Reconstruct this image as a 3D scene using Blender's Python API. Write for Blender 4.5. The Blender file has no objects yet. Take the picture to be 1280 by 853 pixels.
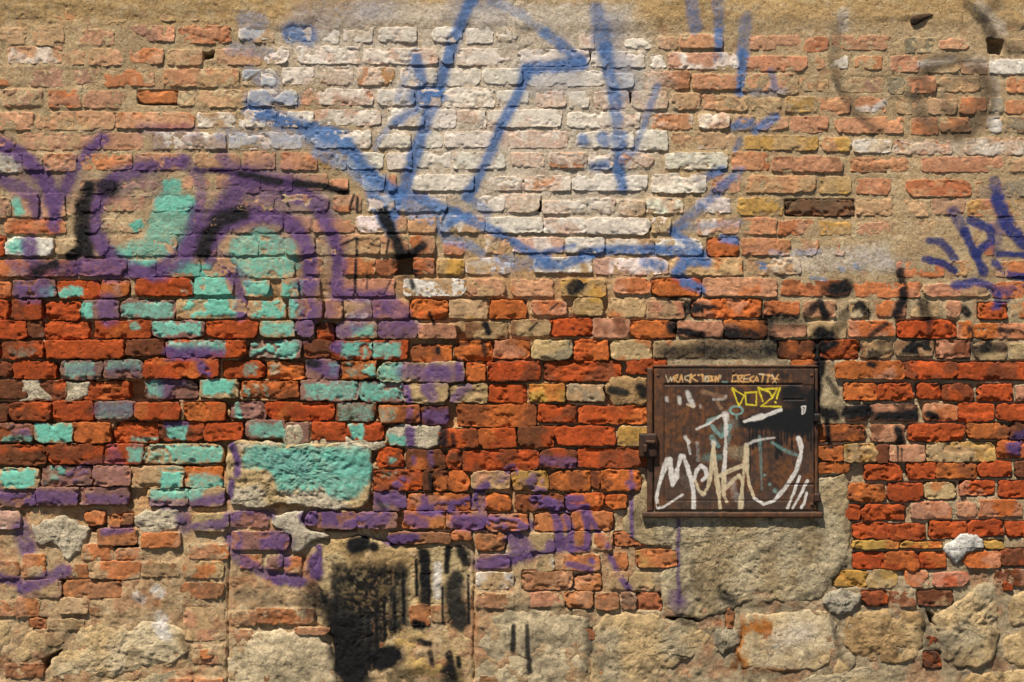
import bpy, math
import numpy as np

# ------------------------------------------------------------------ camera, sky, sun, exposure
SC = bpy.context.scene
PX = 3.6 / 1280.0            # metres per photo pixel on the wall plane
ZC = 1.55                    # camera height; the wall is looked at square on
cam_d = bpy.data.cameras.new("camera")
cam = bpy.data.objects.new("camera", cam_d)
SC.collection.objects.link(cam)
cam.location = (0.0, -5.0, ZC)
cam.rotation_euler = (math.radians(90), 0, 0)
cam_d.sensor_width = 36.0
cam_d.lens = 50.0
cam_d.clip_end = 500.0
SC.camera = cam

SUN_EL, SUN_AZ = 60.0, 32.0  # height above horizon, degrees left of the wall's normal
w = bpy.data.worlds.new("World"); SC.world = w; w.use_nodes = True
nt = w.node_tree; nt.nodes.clear()
sky = nt.nodes.new("ShaderNodeTexSky"); sky.sky_type = 'NISHITA'; sky.sun_disc = False
sky.air_density = 0.7; sky.dust_density = 0.3
sky.sun_elevation = math.radians(SUN_EL)
sky.sun_rotation = math.radians(180 + SUN_AZ)
bg = nt.nodes.new("ShaderNodeBackground"); bg.inputs[1].default_value = 0.05
ow = nt.nodes.new("ShaderNodeOutputWorld")
nt.links.new(sky.outputs[0], bg.inputs[0]); nt.links.new(bg.outputs[0], ow.inputs[0])

sl = bpy.data.lights.new("sun", 'SUN'); sl.energy = 5.0; sl.angle = math.radians(0.53)
sl.color = (1.0, 0.935, 0.82)
so = bpy.data.objects.new("sun", sl); SC.collection.objects.link(so)
so.rotation_euler = (math.radians(90 - SUN_EL), 0, math.radians(-SUN_AZ))
so.location = (-3, -6, 8)
SC.view_settings.view_transform = 'Standard'
SC.view_settings.look = 'None'
SC.view_settings.gamma = 1.0
SC.view_settings.exposure = 0.55
SC.view_settings.use_curve_mapping = False

# ------------------------------------------------------------------ helpers
RNG = np.random.default_rng(7)

def wx(px): return (np.asarray(px) - 640.0) * PX
def wz(py): return ZC + (426.5 - np.asarray(py)) * PX

def _h(ix, iy, s):
    n = (ix.astype(np.int64) * 374761393 + iy.astype(np.int64) * 668265263 + s * 974634777) & 0xFFFFFFFF
    n = ((n ^ (n >> 13)) * 1274126177) & 0xFFFFFFFF
    n = ((n ^ (n >> 15)) * 2246822519) & 0xFFFFFFFF
    return ((n ^ (n >> 16)) & 0xFFFF) / 65535.0

def vn(x, y, s=0):
    xf = np.floor(x); yf = np.floor(y)
    fx = x - xf; fy = y - yf
    fx = fx * fx * (3 - 2 * fx); fy = fy * fy * (3 - 2 * fy)
    ix = xf.astype(np.int64) + 5000; iy = yf.astype(np.int64) + 5000
    a = _h(ix, iy, s); b = _h(ix + 1, iy, s); c = _h(ix, iy + 1, s); d = _h(ix + 1, iy + 1, s)
    return (a + (b - a) * fx) * (1 - fy) + (c + (d - c) * fx) * fy

def fbm(x, y, scale, s=0, octv=3, gain=0.5):
    x = np.asarray(x, float) / scale; y = np.asarray(y, float) / scale
    t = 0; amp = 1; tot = 0
    for o in range(octv):
        t = t + amp * vn(x * 2 ** o + 13.7 * o, y * 2 ** o + 7.1 * o, s + 31 * o)
        tot += amp; amp *= gain
    return t / tot          # 0..1, mean .5

def sstep(a, b, v):
    t = np.clip((v - a) / (b - a), 0, 1)
    return t * t * (3 - 2 * t)

def lin(c):
    c = np.asarray(c, float) / 255.0
    return np.where(c <= 0.04045, c / 12.92, ((c + 0.055) / 1.055) ** 2.4)

KALB = 0.86
PAL = {k: lin(v) * KALB for k, v in dict(
    r=(176, 72, 26), o=(192, 102, 46), d=(108, 57, 34), p=(194, 134, 102), t=(186, 154, 112),
    y=(190, 146, 70), w=(236, 225, 210), k=(70, 40, 32), m=(142, 104, 92), g=(140, 130, 108)).items()}

# ------------------------------------------------------------------ bricks, read off the photo in 4x enlarged tiles
# tile origin (photo px), then rows "y0 y1: x0 x1 code [y0 y1] [h mm]" in 4x pixels; code = colours + mortar smear 0-9
TILES = [
(0, 0, """
35 105: 65 225 m7 25 90, 228 390 op4 35 98, 395 640 p7 60 120, 800 990 t6 50 105
130 225: 0 125 t5 140 222, 165 320 t4 130 230, 400 570 p5 150 225, 625 870 pm4 130 205, 890 1150 o2 132 215, 1200 1360 w3 130 200
235 325: 40 310 pw3 235 315, 330 430 p5 250 320, 445 620 pt2 245 328, 650 815 po3 245 318, 840 1010 t4 250 325, 1080 1300 pm3 245 325
335 435: -60 125 po5 335 425, 150 480 m5 345 435, 510 770 po4 355 432, 820 1195 ot4 350 432
445 540: 20 210 pm4 450 530, 245 400 ro3 450 540, 420 620 p3 455 540, 690 885 o0 458 518, 890 970 t6 460 530, 1000 1230 t5 455 535
560 650: -140 165 p3 565 650, 180 575 pt3 560 648, 580 970 po2 565 640, 990 1180 tw3 565 640, 1195 1330 w4 565 635
665 750: -160 75 p2 670 750, 85 500 pt3 668 750, 505 715 p2 665 748, 735 1130 wm3 665 745, 1145 1525 w3 665 745
765 850: -40 110 w4 770 860, 120 215 t5 770 850, 225 380 po3 770 855, 390 660 po3 770 850, 675 950 pm3 770 850, 975 1200 dm3 770 850, 1215 1375 pt2 760 845
"""),
(320, 0, """
130 215: -10 90 t4 140 210, 150 275 w2 135 210, 310 415 w5 140 220, 440 585 wp4 140 210, 612 800 w1 138 210, 885 1025 w2 138 208, 1050 1185 w1 140 215, 1200 1300 w5 140 205
235 320: 45 165 w4 240 320, 205 520 wp2 235 320, 540 910 pw2 245 320, 930 985 w3 255 320, 1010 1275 wp3 245 325
340 430: -65 100 w4 350 430, 130 290 w1 340 420, 318 485 mt3 335 425, 510 690 oy1 340 425, 725 905 w3 345 430, 950 1120 w3 345 430, 1135 1330 w1 345 420
450 530: -40 205 w2 450 530, 215 585 pw3 445 525, 605 790 w3 450 525, 815 925 w3, 930 1190 w1 440 535, 1210 1365 w2 455 530
550 635: -60 100 w3, 120 285 w3 560 635, 295 620 wp3 550 625, 660 840 wt3 545 630, 850 1000 w3 550 640, 1010 1150 ow2 555 640, 1160 1525 wp3 552 635
655 740: 275 575 w2, 610 770 w3, 795 935 w2, 945 1190 w1 660 735, 1210 1560 pw3
765 845: 125 300 o2 765 850, 310 385 y3, 400 450 w4, 455 635 w2, 655 780 w3, 800 975 w2 760 835, 985 1240 wp3, 1280 1440 po2 765 835
"""),
(640, 0, """
175 245: 340 410 p5, 570 700 w3 195 245, 730 830 p4 185 245, 840 1050 ow4 175 240, 1190 1450 p3 180 248
250 345: 30 385 wp3 250 330, 400 660 w4 260 335, 695 770 w2 275 340, 785 1140 wo2 265 345, 1170 1475 op3 282 355
360 445: 70 460 w4 355 430, 480 610 w4 370 440, 660 890 od1 360 445, 905 1140 op3 375 445, 1150 1400 p4 370 455
460 545: 125 265 op3 455 535, 285 385 w5 460 540, 410 585 pw3, 600 775 p4, 800 940 tp3 470 545, 950 1015 p3 475 545, 1020 1175 t4 480 555, 1195 1340 t4 480 550
555 650: 280 640 wp2 560 640, 685 905 ow2 572 648, 935 1090 wp2 570 640, 1110 1215 t4 580 650, 1230 1380 p4 590 650
655 750: 320 610 w2 660 740, 630 775 w1 655 750, 800 1130 tw2 665 745, 1165 1530 yt2 680 750
765 845: 190 375 op2 765 840, 385 510 w2, 520 705 p2 765 840, 765 1075 w2 765 845, 1100 1285 or1 760 850
"""),
(960, 0, """
185 265: 180 300 r1 185 260, 325 610 dp4 180 250, 685 850 g5 190 265, 860 1000 p3 195 245, 1200 1400 t5 200 260
285 355: 245 300 p4 280 345, 320 400 w4 280 345, 435 565 o4 285 345, 620 755 p3 280 360, 800 960 t6 310 365, 965 1100 dm3 310 370, 1110 1400 w4 300 370
385 470: 40 150 t6, 165 300 ot5 395 455, 370 590 tm5 385 465, 595 680 g4, 690 835 od3 385 465, 840 1060 t5 390 460, 1200 1400 o3 390 465
490 570: -20 60 t4, 85 245 ty4 485 560, 250 410 ot3 490 570, 435 595 ow1 490 562, 645 760 t5, 800 940 t4 500 570, 960 1090 do3, 1110 1180 g4, 1190 1400 o2 500 570
585 660: 110 300 op3, 335 675 op2 588 665, 715 850 do3 590 675, 865 1010 o3 590 660, 1095 1170 w4, 1175 1400 gd3 590 660
680 760: 260 410 yp3 690 755, 430 620 w5 700 760, 630 920 mp4 700 770, 990 1400 pw3 690 775
785 860: 20 370 od2 785 860, 415 700 od2 790 860, 770 1180 rp1 785 862, 1200 1400 t4 790 860
"""),
(0, 213, """
20 100: 590 780 m5 60 130, 920 1045 p3 30 100, 1080 1215 p2 20 90
125 235: -40 50 m3 140 235, 60 190 p4 120 235, 210 325 p3 120 235, 335 400 t5 125 235, 975 1120 p4 115 200
240 315: 20 328 or1, 510 700 p6 245 310, 780 960 t6 245 320
335 425: -60 20 r0, 30 265 w1 340 425, 280 400 t5 350 420
445 530: -60 385 mo1 450 530, 390 630 op1 445 525, 640 775 p2 450 540
555 635: -60 50 o1 560 635, 60 275 m0 550 635, 290 495 r0 555 640, 505 640 om0 550 635, 680 965 r0 540 630, 975 1160 t2 540 620, 1215 1350 t1 555 630
650 745: -60 35 r0, 60 205 rd0, 230 395 r0 660 750, 410 590 m0 655 740, 600 870 m0 650 740, 885 1230 t1 650 740, 1240 1425 t1 655 740
755 840: -60 132 r0, 136 215 dm0, 220 435 r0 760 845, 475 755 ro0 755 835, 765 1020 m0 755 835, 1030 1285 r0 755 835
"""),
(0, 213, """
45 112: 400 570 m4, 1230 1300 m4
125 205: 405 500 p4, 520 740 pm4, 760 970 t3, 1130 1290 m4
225 310: 420 500 p4, 975 1140 pm4, 1150 1290 m4
330 425: 415 540 p4, 555 680 t4, 690 880 t4, 900 1080 m4, 1095 1290 t4
440 530: 790 1000 t3, 1010 1180 t3, 1190 1310 t3
"""),
(320, 213, """
125 205: 0 90 t4
230 310: 0 130 t4, 140 280 p4
325 420: 0 140 t3, 150 290 t4
20 100: -10 180 m4, 190 360 p4
20 100: 370 460 o2 45 100, 530 640 w3, 660 700 o4, 780 1090 w1 25 100, 1160 1340 wm3 35 100
125 205: 100 360 m5, 385 525 po2, 545 690 w4, 700 950 tw3, 1110 1240 w2 130 205
230 310: 290 495 op2 245 310, 500 640 wt3, 650 750 p4, 760 900 t3, 920 1140 tw4
325 420: 300 410 t5, 410 620 tp3, 630 760 tp3, 765 890 do3 330 415, 940 1050 op2 360 420, 1145 1270 tw5
440 520: -10 190 t3 440 540, 240 330 p4, 430 590 to3, 595 705 od1 445 525, 790 890 do2 440 520, 905 1040 yt2 445 520, 1050 1290 wt4
545 630: 125 210 t3, 220 320 m2, 380 490 p3, 495 690 p2, 740 1050 w4, 1060 1240 pt2, 1280 1485 po1
650 740: 165 330 m2 645 740, 350 430 p3, 440 575 tw3, 585 760 p2, 775 955 or0, 970 1155 ty1, 1175 1350 o0
760 840: 20 195 t1 755 835, 200 290 m1 755 835, 300 385 rd0 770 860 -24, 405 605 t1, 615 805 m1, 815 1000 p2 770 840, 1050 1255 td1, 1275 1470 td1 750 830
"""),
(640, 213, """
30 105: 60 290 pw2 30 100, 300 680 w1 25 100, 700 970 w1 20 112, 1000 1140 p3 20 112, 1175 1515 ot2 30 110
120 215: -40 135 ot2 120 210, 155 370 wp3 155 215, 375 510 pw2 140 215, 530 665 t3 150 225, 675 855 wp2 140 215, 920 1090 w4 140 210, 1130 1350 yt3 140 225
240 315: -130 150 w2 235 310, 160 370 wp2, 375 690 w1 240 320, 700 790 w5, 920 1140 pw3 245 320, 1155 1320 ot3 240 320
340 425: 0 255 wp3 340 410, 270 460 w3 340 410, 475 710 tw2 345 415, 720 950 w3 345 425, 980 1130 or0 345 428, 1150 1390 op2 345 425
435 525: 110 400 tw3 435 510, 410 780 wp2 440 520, 790 1150 to1 440 525, 1180 1440 t2 440 520
540 630: 245 470 yt2 545 630, 515 690 po1 540 615, 700 945 or0 545 630, 955 1325 po1 540 628
645 740: 100 270 po2 655 725, 310 455 yt1 640 725, 485 670 to1 640 735, 680 860 pt1 655 740, 900 1250 op0 645 735
745 835: 195 400 r0 745 825, 405 585 pd1 740 835, 595 815 od0 755 840, 830 1055 p1 755 830, 1060 1275 op0 750 840
"""),
(960, 213, """
45 130: 260 415 yt2 35 115, 445 610 o1 40 120, 690 1020 or1 50 130, 1040 1160 pg4 60 130, 1175 1400 g4
150 230: 90 430 kd0 150 225, 445 620 t2 145 225, 695 800 tp4, 820 985 mp3 140 220, 1000 1270 oy3, 1285 1400 t3
255 330: -30 40 t2 245 320, 50 230 po1 250 325, 255 415 yt1 255 325, 445 605 p2 265 325, 620 665 o1 268 330, 760 950 t6, 1110 1400 t5
345 425: 135 250 to4, 325 380 o4, 1040 1130 o4
455 540: 645 880 o2 455 535, 905 1110 ot2 455 525, 1130 1400 to3 455 530
555 630: 65 410 od1 550 625, 425 765 op1 560 635, 775 1120 pt2 570 630, 1125 1400 o2 560 640
655 735: -20 160 op2 655 725, 185 335 p2, 410 500 t4, 545 690 op2 655 730, 720 870 t3 660 735, 895 970 p2, 1055 1195 or0 665 740, 1220 1400 ot1 660 735
755 840: 5 190 pd1 770 835, 200 390 t4 760 840, 405 635 op2 755 830, 650 940 r0 755 838, 950 1020 op1, 1025 1400 op1 765 840
"""),
(0, 426, """
0 90: -60 -5 r0, 15 210 rd0 5 90, 230 615 r0 0 88, 630 820 dr0 -5 75, 830 1230 r0 0 85, 1245 1505 m0 0 88
105 185: -60 60 d0 110 180, 68 275 r0 105 190, 305 510 m0 100 195, 520 715 m0 100 190, 720 1095 ro0 90 185, 1115 1320 r0 105 185
200 290: -60 130 d0 195 290, 190 325 dr1 200 300, 405 640 ro0 205 295 -12, 720 985 m0 195 290, 1000 1190 t0 195 285, 1210 1490 od0 205 285
310 400: -60 35 d0, 50 255 rd0 310 398, 265 465 rd0 305 400, 475 665 m0 305 395, 675 895 ro0 310 395, 920 1125 or0 310 400, 1155 1325 m0 310 390
415 505: -60 165 dm0, 170 365 t0 415 510, 370 550 o0 410 510, 575 785 rd0 410 510, 790 1015 dr0 405 500, 1022 1205 r0 410 500, 1230 1420 m0 400 490
520 615: -60 225 dr0 525 620, 235 515 rd0, 520 715 rm0, 720 1110 t0 520 612
630 725: -60 190 t0 640 735, 210 455 m0, 465 650 pm0, 660 915 t0 630 735, 925 1110 ot0 635 735
740 825: -60 180 m0 740 830, 182 390 m0 735 825, 395 640 mt0 735 820, 740 940 t0, 945 1120 t0
"""),
(320, 426, """
0 95: 240 380 d0 0 90, 382 580 r0, 585 760 rd0, 778 978 od0 20 105, 998 1180 o0 5 100, 1190 1365 op0 0 90
110 200: 55 238 od0 108 195, 250 415 m0 100 190, 430 598 od0 105 190, 605 1040 tm0 110 205, 1050 1150 or0 115 205, 1160 1425 rd0 105 200
205 300: 225 510 m0 200 298, 515 735 m0 205 305, 742 960 t0 215 310, 968 1155 t0 220 310, 1170 1350 r0 220 310
315 405: 55 390 ro0 310 400, 405 595 dm0 310 405, 615 815 od0 325 410, 825 965 d0 330 420, 1005 1400 od0 320 430
405 500: 145 265 m2 410 510, 280 450 r0 410 500, 455 640 r0 415 500, 920 1110 rd0 445 535, 1113 1300 ro0 440 535
540 630: 605 735 rd0 540 635, 755 945 do0 548 650, 950 1025 dr0 550 645, 1035 1415 rd0 550 650
655 750: 590 830 rd0 650 750, 840 882 d0, 887 955 do0, 960 1060 od0 655 755, 1080 1270 tp2 655 740
760 850: 590 750 m0 755 850, 755 1070 op0 765 850, 1090 1145 m1, 1150 1275 od0 770 850
"""),
(640, 426, """
0 100: 105 300 tg0 0 95, 312 485 or0, 500 700 to0 0 95, 710 960 to1 0 85, 970 1240 t4 0 85
100 200: 160 540 rd0 105 200, 577 770 r0 95 165, 900 1180 t5 100 140
220 305: 90 265 yo0, 275 460 tg0
320 410: 135 318 rd0 322 410, 330 678 ro0 328 415
435 530: 30 210 dr0 430 535, 220 515 r0 432 525, 535 690 yt1 430 525
545 640: 140 318 dr0 545 635, 330 690 rd0 540 635
655 750: 0 180 ym0, 190 394 od0, 398 445 do0 660 735, 452 640 od0 650 750
765 850: 20 130 d0 775 850, 135 260 d0 770 850, 270 460 or0, 470 575 or0 770 840
"""),
(960, 426, """
0 90: 55 235 od0, 265 455 ro0, 465 625 tk1 0 85, 640 830 tk1 5 75, 845 1010 dp0 0 85, 1030 1195 tk1 10 95, 1215 1400 t2 10 95
100 190: 120 250 o0 100 135, 340 680 op1 105 190, 685 945 rd0 105 190, 950 1400 rd0 110 195
215 300: 385 545 or0 215 298, 550 725 r0 215 298, 750 865 rd0 215 290, 875 1030 rd0 220 300, 1055 1225 r0 220 300, 1240 1400 p2 225 300
315 405: 390 510 kd1 325 400, 512 750 kp1 320 400, 785 950 po0 320 400, 955 1130 r0 315 405, 1150 1400 r0 320 395
420 505: 245 485 od0 425 500, 515 685 pd1 420 505, 705 980 r0 420 500, 1000 1205 od0 415 490, 1210 1400 d0 410 490
520 610: 250 375 o0 530 600, 380 543 yt0 520 605, 548 605 d0, 610 785 pt1 525 605, 800 1140 ty0 510 605, 1150 1400 od0 500 585
615 700: 250 410 o1 610 660, 490 670 r0 620 695, 700 838 r0 612 690, 842 1042 od0 615 688, 1055 1220 r0 605 680, 1240 1400 d0 605 680
720 805: 405 580 od0 720 805, 605 772 r0 715 800, 785 940 to0 710 790, 965 1130 rp0 700 775, 1160 1400 r0 705 785
820 905: 390 465 r0 820 898, 470 685 r0 820 896, 720 915 po1 810 890, 945 1045 p1 810 880, 1060 1270 op1 800 880
"""),
(0, 640, """
0 70: -60 95 wp2 0 85, 420 515 od0, 545 598 o0 20 75, 602 660 rd0 10 70, 965 1145 t1 10 95, 1150 1340 m1 0 80
90 165: 490 680 do1 85 165, 705 900 op1 105 180, 940 1140 op4 165 235, 410 565 to2 165 240, 575 720 op3 185 235
250 335: -60 90 om2, 110 225 op2 215 330, 330 440 od2 265 330, 445 700 to1 250 335, 710 895 dt2 255 325, 915 1115 to1 250 330
345 435: 110 305 tm1 345 430, 320 600 do0 345 430, 605 720 p3, 900 1115 od2 355 435
450 520: -60 70 op2, 80 195 op1 430 525, 200 290 t3, 300 440 t2 430 510, 450 690 do3 430 520
535 590: 145 230 or0 535 580, 230 420 t1 540 590
480 645: 920 1120 tp3
500 570: 1150 1280 dt3
590 670: 1150 1260 pd3
670 760: 960 1125 pt4
760 830: 25 215 dp1
610 670: 225 320 dt2
835 880: 840 960 p2, 975 1110 op2
690 735: 1000 1060 o2
"""),
(320, 640, """
5 85: 245 297 m0 5 70, 302 505 m1 0 85, 510 705 m0 5 85, 740 945 or0 0 85, 950 1155 om0 0 85, 1158 1360 om0 15 95
95 190: -120 165 m1 100 190, 660 970 d0 105 160, 978 1080 o0 95 140, 1105 1250 do0 110 195
215 285: -80 30 op3, 50 130 m2, 140 225 op2 230 310, 1110 1270 m1
305 385: 1100 1290 tw1
410 480: 1100 1290 dp2
580 615: 190 365 dp2
820 860: 20 110 d3, 1120 1220 d3
655 690: 615 640 o1
465 570: 0 290 do3 485 560, 770 870 or1, 875 965 dt1 470 550
"""),
(640, 640, """
0 95: 115 295 o0 15 95, 305 505 o0 0 90
100 200: 90 210 t3 110 200, 290 390 op2, 410 500 op2 110 190, 515 700 or0 105 170, 625 825 oy0 190 275, 510 575 od1 205 285
215 300: 125 205 tw3, 260 440 op1 215 295
305 390: 55 300 dp0 300 390, 315 445 op0 315 395, 490 580 t2, 585 710 tp1
590 640: 360 410 r0
490 580: 1072 1104 o0
800 835: 440 482 o1, 840 905 p1
620 665: 300 345 p2
405 485: 75 250 pd2 405 475, 270 405 op0 405 480, 420 530 do1 405 490, 545 620 dm2, 625 750 r0 408 490
"""),
(960, 640, """
55 135: 428 600 r0 58 132, 605 785 ro0 65 140, 810 990 r0 50 130, 1000 1180 r0 45 120, 1195 1400 r0 55 125
145 185: 425 655 yo0 145 185, 660 870 oy0 150 180, 1080 1180 y0 145 185
205 285: 428 580 r0 205 285, 585 755 ro0 200 290, 760 890 ro0 205 285, 980 1160 op1 200 280, 1165 1400 dr0 190 270
295 385: 330 495 y0 297 375, 500 645 ty1 290 380, 690 800 op1 300 375, 830 1005 pr1 305 375, 1135 1400 dp2 290 370
395 475: 475 595 rd0 400 465, 605 740 dp1 395 475, 750 920 dt0 395 470, 1170 1225 r1 350 390
700 780: 780 865 dr0, 800 850 dr1 620 680
"""),
]

BR = []   # cx, cy, hw, hh, codes, smear, h(mm)
for ox, oy, txt in TILES:
    for line in txt.strip().splitlines():
        head, body = line.split(':')
        ry = [float(v) for v in head.split()]
        for e in body.split(','):
            f = e.split()
            x0, x1, code = float(f[0]), float(f[1]), f[2]
            y0, y1 = (float(f[3]), float(f[4])) if len(f) >= 5 else ry
            hh = float(f[5]) if len(f) == 6 else 0.0
            BR.append([ox + (x0 + x1) / 8, oy + (y0 + y1) / 8, (x1 - x0) / 8, (y1 - y0) / 8,
                       ''.join(c for c in code if c.isalpha()), int(code[-1]) / 10.0 * .8, hh, True])
NTRACED = len(BR)
# the wall goes on past the frame: same courses, plain bricks
XL, XR, YT, YB = -560, 1840, -340, 977
y = YT + 6.0
ci = 0
while y < 790:
    full = y + 22 < 2
    for xa, xb in ([(XL, XR)] if full else [(XL, -15), (1310, XR)]):
        x = xa + RNG.uniform(0, 30)
        while x < xb - 16:
            ww = RNG.choice([32, 48, 64, 90], p=[.2, .35, .3, .15]) * RNG.uniform(.9, 1.1)
            ww = min(ww, xb - x)
            if ww > 14:
                low = y > 330
                code = RNG.choice(['r', 'ro', 'od', 'dr', 'op', 'rd'] if low else ['p', 'po', 'op', 't', 'pt', 'w', 'od'])
                BR.append([x + ww / 2, y + 11, ww / 2 - 1.5, 10.6, str(code), 0.0 if low else float(RNG.uniform(.2, .5)) + (0.3 if y < 0 and RNG.random() < .5 else 0), 0.0, False])
            x += ww + 4
    y += 26.7; ci += 1

# ------------------------------------------------------------------ wall-wide maps (1 photo px cells)
GX0, GY0 = XL - 10, YT - 10
GW, GH = XR - XL + 20, YB - YT + 20
gy, gx = np.mgrid[0:GH, 0:GW].astype(np.float32)
gx += GX0 + .5; gy += GY0 + .5

# how far the joints are weathered back, metres: control points blended by distance
CTRL = [(100, 60, 2), (400, 100, 2), (700, 100, 2), (1100, 100, 2), (200, 200, 3), (600, 220, 3), (1000, 230, 4), (1230, 280, 3), (1130, 310, 1),
        (200, 280, 2), (400, 310, 4), (500, 380, 9), (40, 300, 12), (60, 380, 22), (200, 400, 26), (330, 390, 14), (420, 410, 20), (650, 290, 4), (900, 300, 5),
        (650, 390, 9), (850, 380, 8), (1000, 360, 4), (1200, 370, 5), (1000, 420, 8), (1200, 420, 8), (95, 255, 2), (100, 300, 3), (120, 330, 5), (170, 330, 5), (250, 325, 6), (150, 230, 2), (300, 260, 2), (330, 330, 7), (380, 240, 2), (420, 260, 3),
        (50, 480, 27), (200, 480, 32), (330, 470, 30), (450, 480, 30), (600, 460, 22), (750, 450, 18), (700, 560, 20), (550, 580, 18), (100, 560, 30), (250, 570, 28),
        (600, 640, 10), (700, 650, 9), (760, 600, 15), (480, 600, 20), (1050, 480, 10), (1150, 500, 15), (1250, 500, 12), (1100, 580, 14), (1250, 580, 11), (1100, 660, 10), (1230, 650, 7),
        (1150, 710, 10), (60, 650, 12), (130, 640, 14), (200, 650, 8), (300, 660, 10), (400, 660, 14), (500, 650, 18), (150, 720, 6), (250, 720, 4), (60, 750, 8),
        (700, 720, 7), (650, 760, 6), (100, 820, 6), (600, 840, 6), (1000, 840, 7), (1250, 800, 8), (850, 440, 4), (950, 450, 3)]
rec = np.zeros_like(gx[::8, ::8]); wsum = np.zeros_like(rec)
for cx, cy, d in CTRL:
    ww = 1.0 / (((gx[::8, ::8] - cx) ** 2 + (gy[::8, ::8] - cy) ** 2) + 900) ** 1.6
    rec += ww * d; wsum += ww
rec = np.repeat(np.repeat(rec / wsum / 1000.0, 8, 0), 8, 1)[:GH, :GW]
# old joints: in the weathered zone some stretches are washed out deep, others still hold their mortar
_f = fbm(gx, gy, 26, 91, 3).astype(np.float32)
_hold = sstep(.53, .62, _f)
_deep = sstep(.009, .017, rec)
rec = rec * (1 + 1.1 * _deep) * (1 - _deep * _hold) + .009 * _deep * _hold

def samp(R, x, y):
    fx = np.clip(np.asarray(x) - GX0 - .5, 0, GW - 1.001); fy = np.clip(np.asarray(y) - GY0 - .5, 0, GH - 1.001)
    ix = fx.astype(int); iy = fy.astype(int); tx = fx - ix; ty = fy - iy
    if R.ndim == 3: tx = tx[..., None]; ty = ty[..., None]
    return (R[iy, ix] * (1 - tx) + R[iy, ix + 1] * tx) * (1 - ty) + (R[iy + 1, ix] * (1 - tx) + R[iy + 1, ix + 1] * tx) * ty

# brick front heights
for b in BR:
    rr = min(.03, float(samp(rec, b[0], b[1])))
    b[6] = b[6] / 1000.0 + float(np.clip(RNG.normal(0, 1), -2, 2)) * (0.0010 + 0.16 * rr)
    b.append(rr)

lvl = -rec.copy()
for b in BR:
    x0, x1 = int(b[0] - b[2] - GX0), int(b[0] + b[2] - GX0)
    y0, y1 = int(b[1] - b[3] - GY0), int(b[1] + b[3] - GY0)
    x0 = max(x0, 0); y0 = max(y0, 0)
    s = b[5]
    k = min(1.0, s * 5)
    reg = lvl[y0:y1 + 1, x0:x1 + 1]
    tgt = b[6] - 0.0046 + s * 0.0066
    if s == 0: tgt = b[6] - 0.03; k = 1
    reg[:] = reg * (1 - k) + tgt * k if s > 0 else np.minimum(reg, tgt)

def inpoly(poly, X, Y):
    r = np.zeros(X.shape, bool); n = len(poly)
    for i in range(n):
        xa, ya = poly[i]; xb, yb = poly[(i + 1) % n]
        if ya == yb: continue
        c = ((ya > Y) != (yb > Y)) & (X < (xb - xa) * (Y - ya) / (yb - ya) + xa)
        r ^= c
    return r

def T(ox, oy, *pts): return [(ox + a / 4, oy + b / 4) for a, b in pts]

# missing bricks and open holes in the joints
HOLES = [T(0, 640, (435, 72), (525, 66), (520, 100), (450, 105)), T(0, 640, (560, 168), (690, 166), (680, 186), (575, 188)), T(0, 640, (300, 345), (318, 345), (318, 420), (300, 430)), T(0, 640, (210, 745), (310, 690), (250, 760), (215, 800)), T(320, 640, (560, 730), (620, 650), (660, 620), (630, 700), (590, 760)), T(640, 640, (770, 530), (960, 540), (900, 560), (800, 560)), T(960, 640, (800, 500), (830, 520), (850, 570), (820, 560)), T(320, 640, (340, 86), (500, 90), (500, 100), (340, 98)), T(0, 426, (640, 200), (722, 200), (722, 290), (640, 290)), T(960, 0, (1100, 195), (1178, 205), (1172, 268), (1108, 262)),
         T(0, 0, (1012, 265), (1040, 270), (1068, 255), (1062, 285), (1020, 295)), T(640, 0, (386, 268), (398, 268), (396, 300), (386, 300)),
         T(320, 213, (298, 768), (388, 768), (388, 860), (298, 860)), T(320, 213, (945, 672), (972, 670), (968, 705), (948, 702)),
         T(320, 213, (700, 455), (790, 440), (800, 520), (690, 520)), T(0, 640, (650, 660), (700, 640), (720, 690), (660, 700)),
         T(640, 213, (133, 140), (146, 140), (146, 205), (133, 205)), T(640, 213, (664, 160), (674, 160), (674, 200), (664, 200)),
         T(640, 213, (680, 258), (690, 255), (692, 300), (682, 300)), T(640, 0, (586, 468), (598, 468), (596, 512), (586, 510)),
         T(0, 0, (570, 572), (580, 572), (580, 610), (570, 610)), T(640, 213, (150, 262), (162, 262), (160, 305), (148, 305))]
for P in HOLES:
    xs = [p[0] for p in P]; ys = [p[1] for p in P]
    x0, x1, y0, y1 = int(min(xs) - GX0) - 1, int(max(xs) - GX0) + 2, int(min(ys) - GY0) - 1, int(max(ys) - GY0) + 2
    m = inpoly(P, gx[y0:y1, x0:x1], gy[y0:y1, x0:x1])
    lvl[y0:y1, x0:x1][m] = np.minimum(lvl[y0:y1, x0:x1][m], -0.07)

def blur(R):
    R = (R + np.roll(R, 1, 0) + np.roll(R, -1, 0)) / 3
    return (R + np.roll(R, 1, 1) + np.roll(R, -1, 1)) / 3
lvl = blur(lvl)

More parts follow.
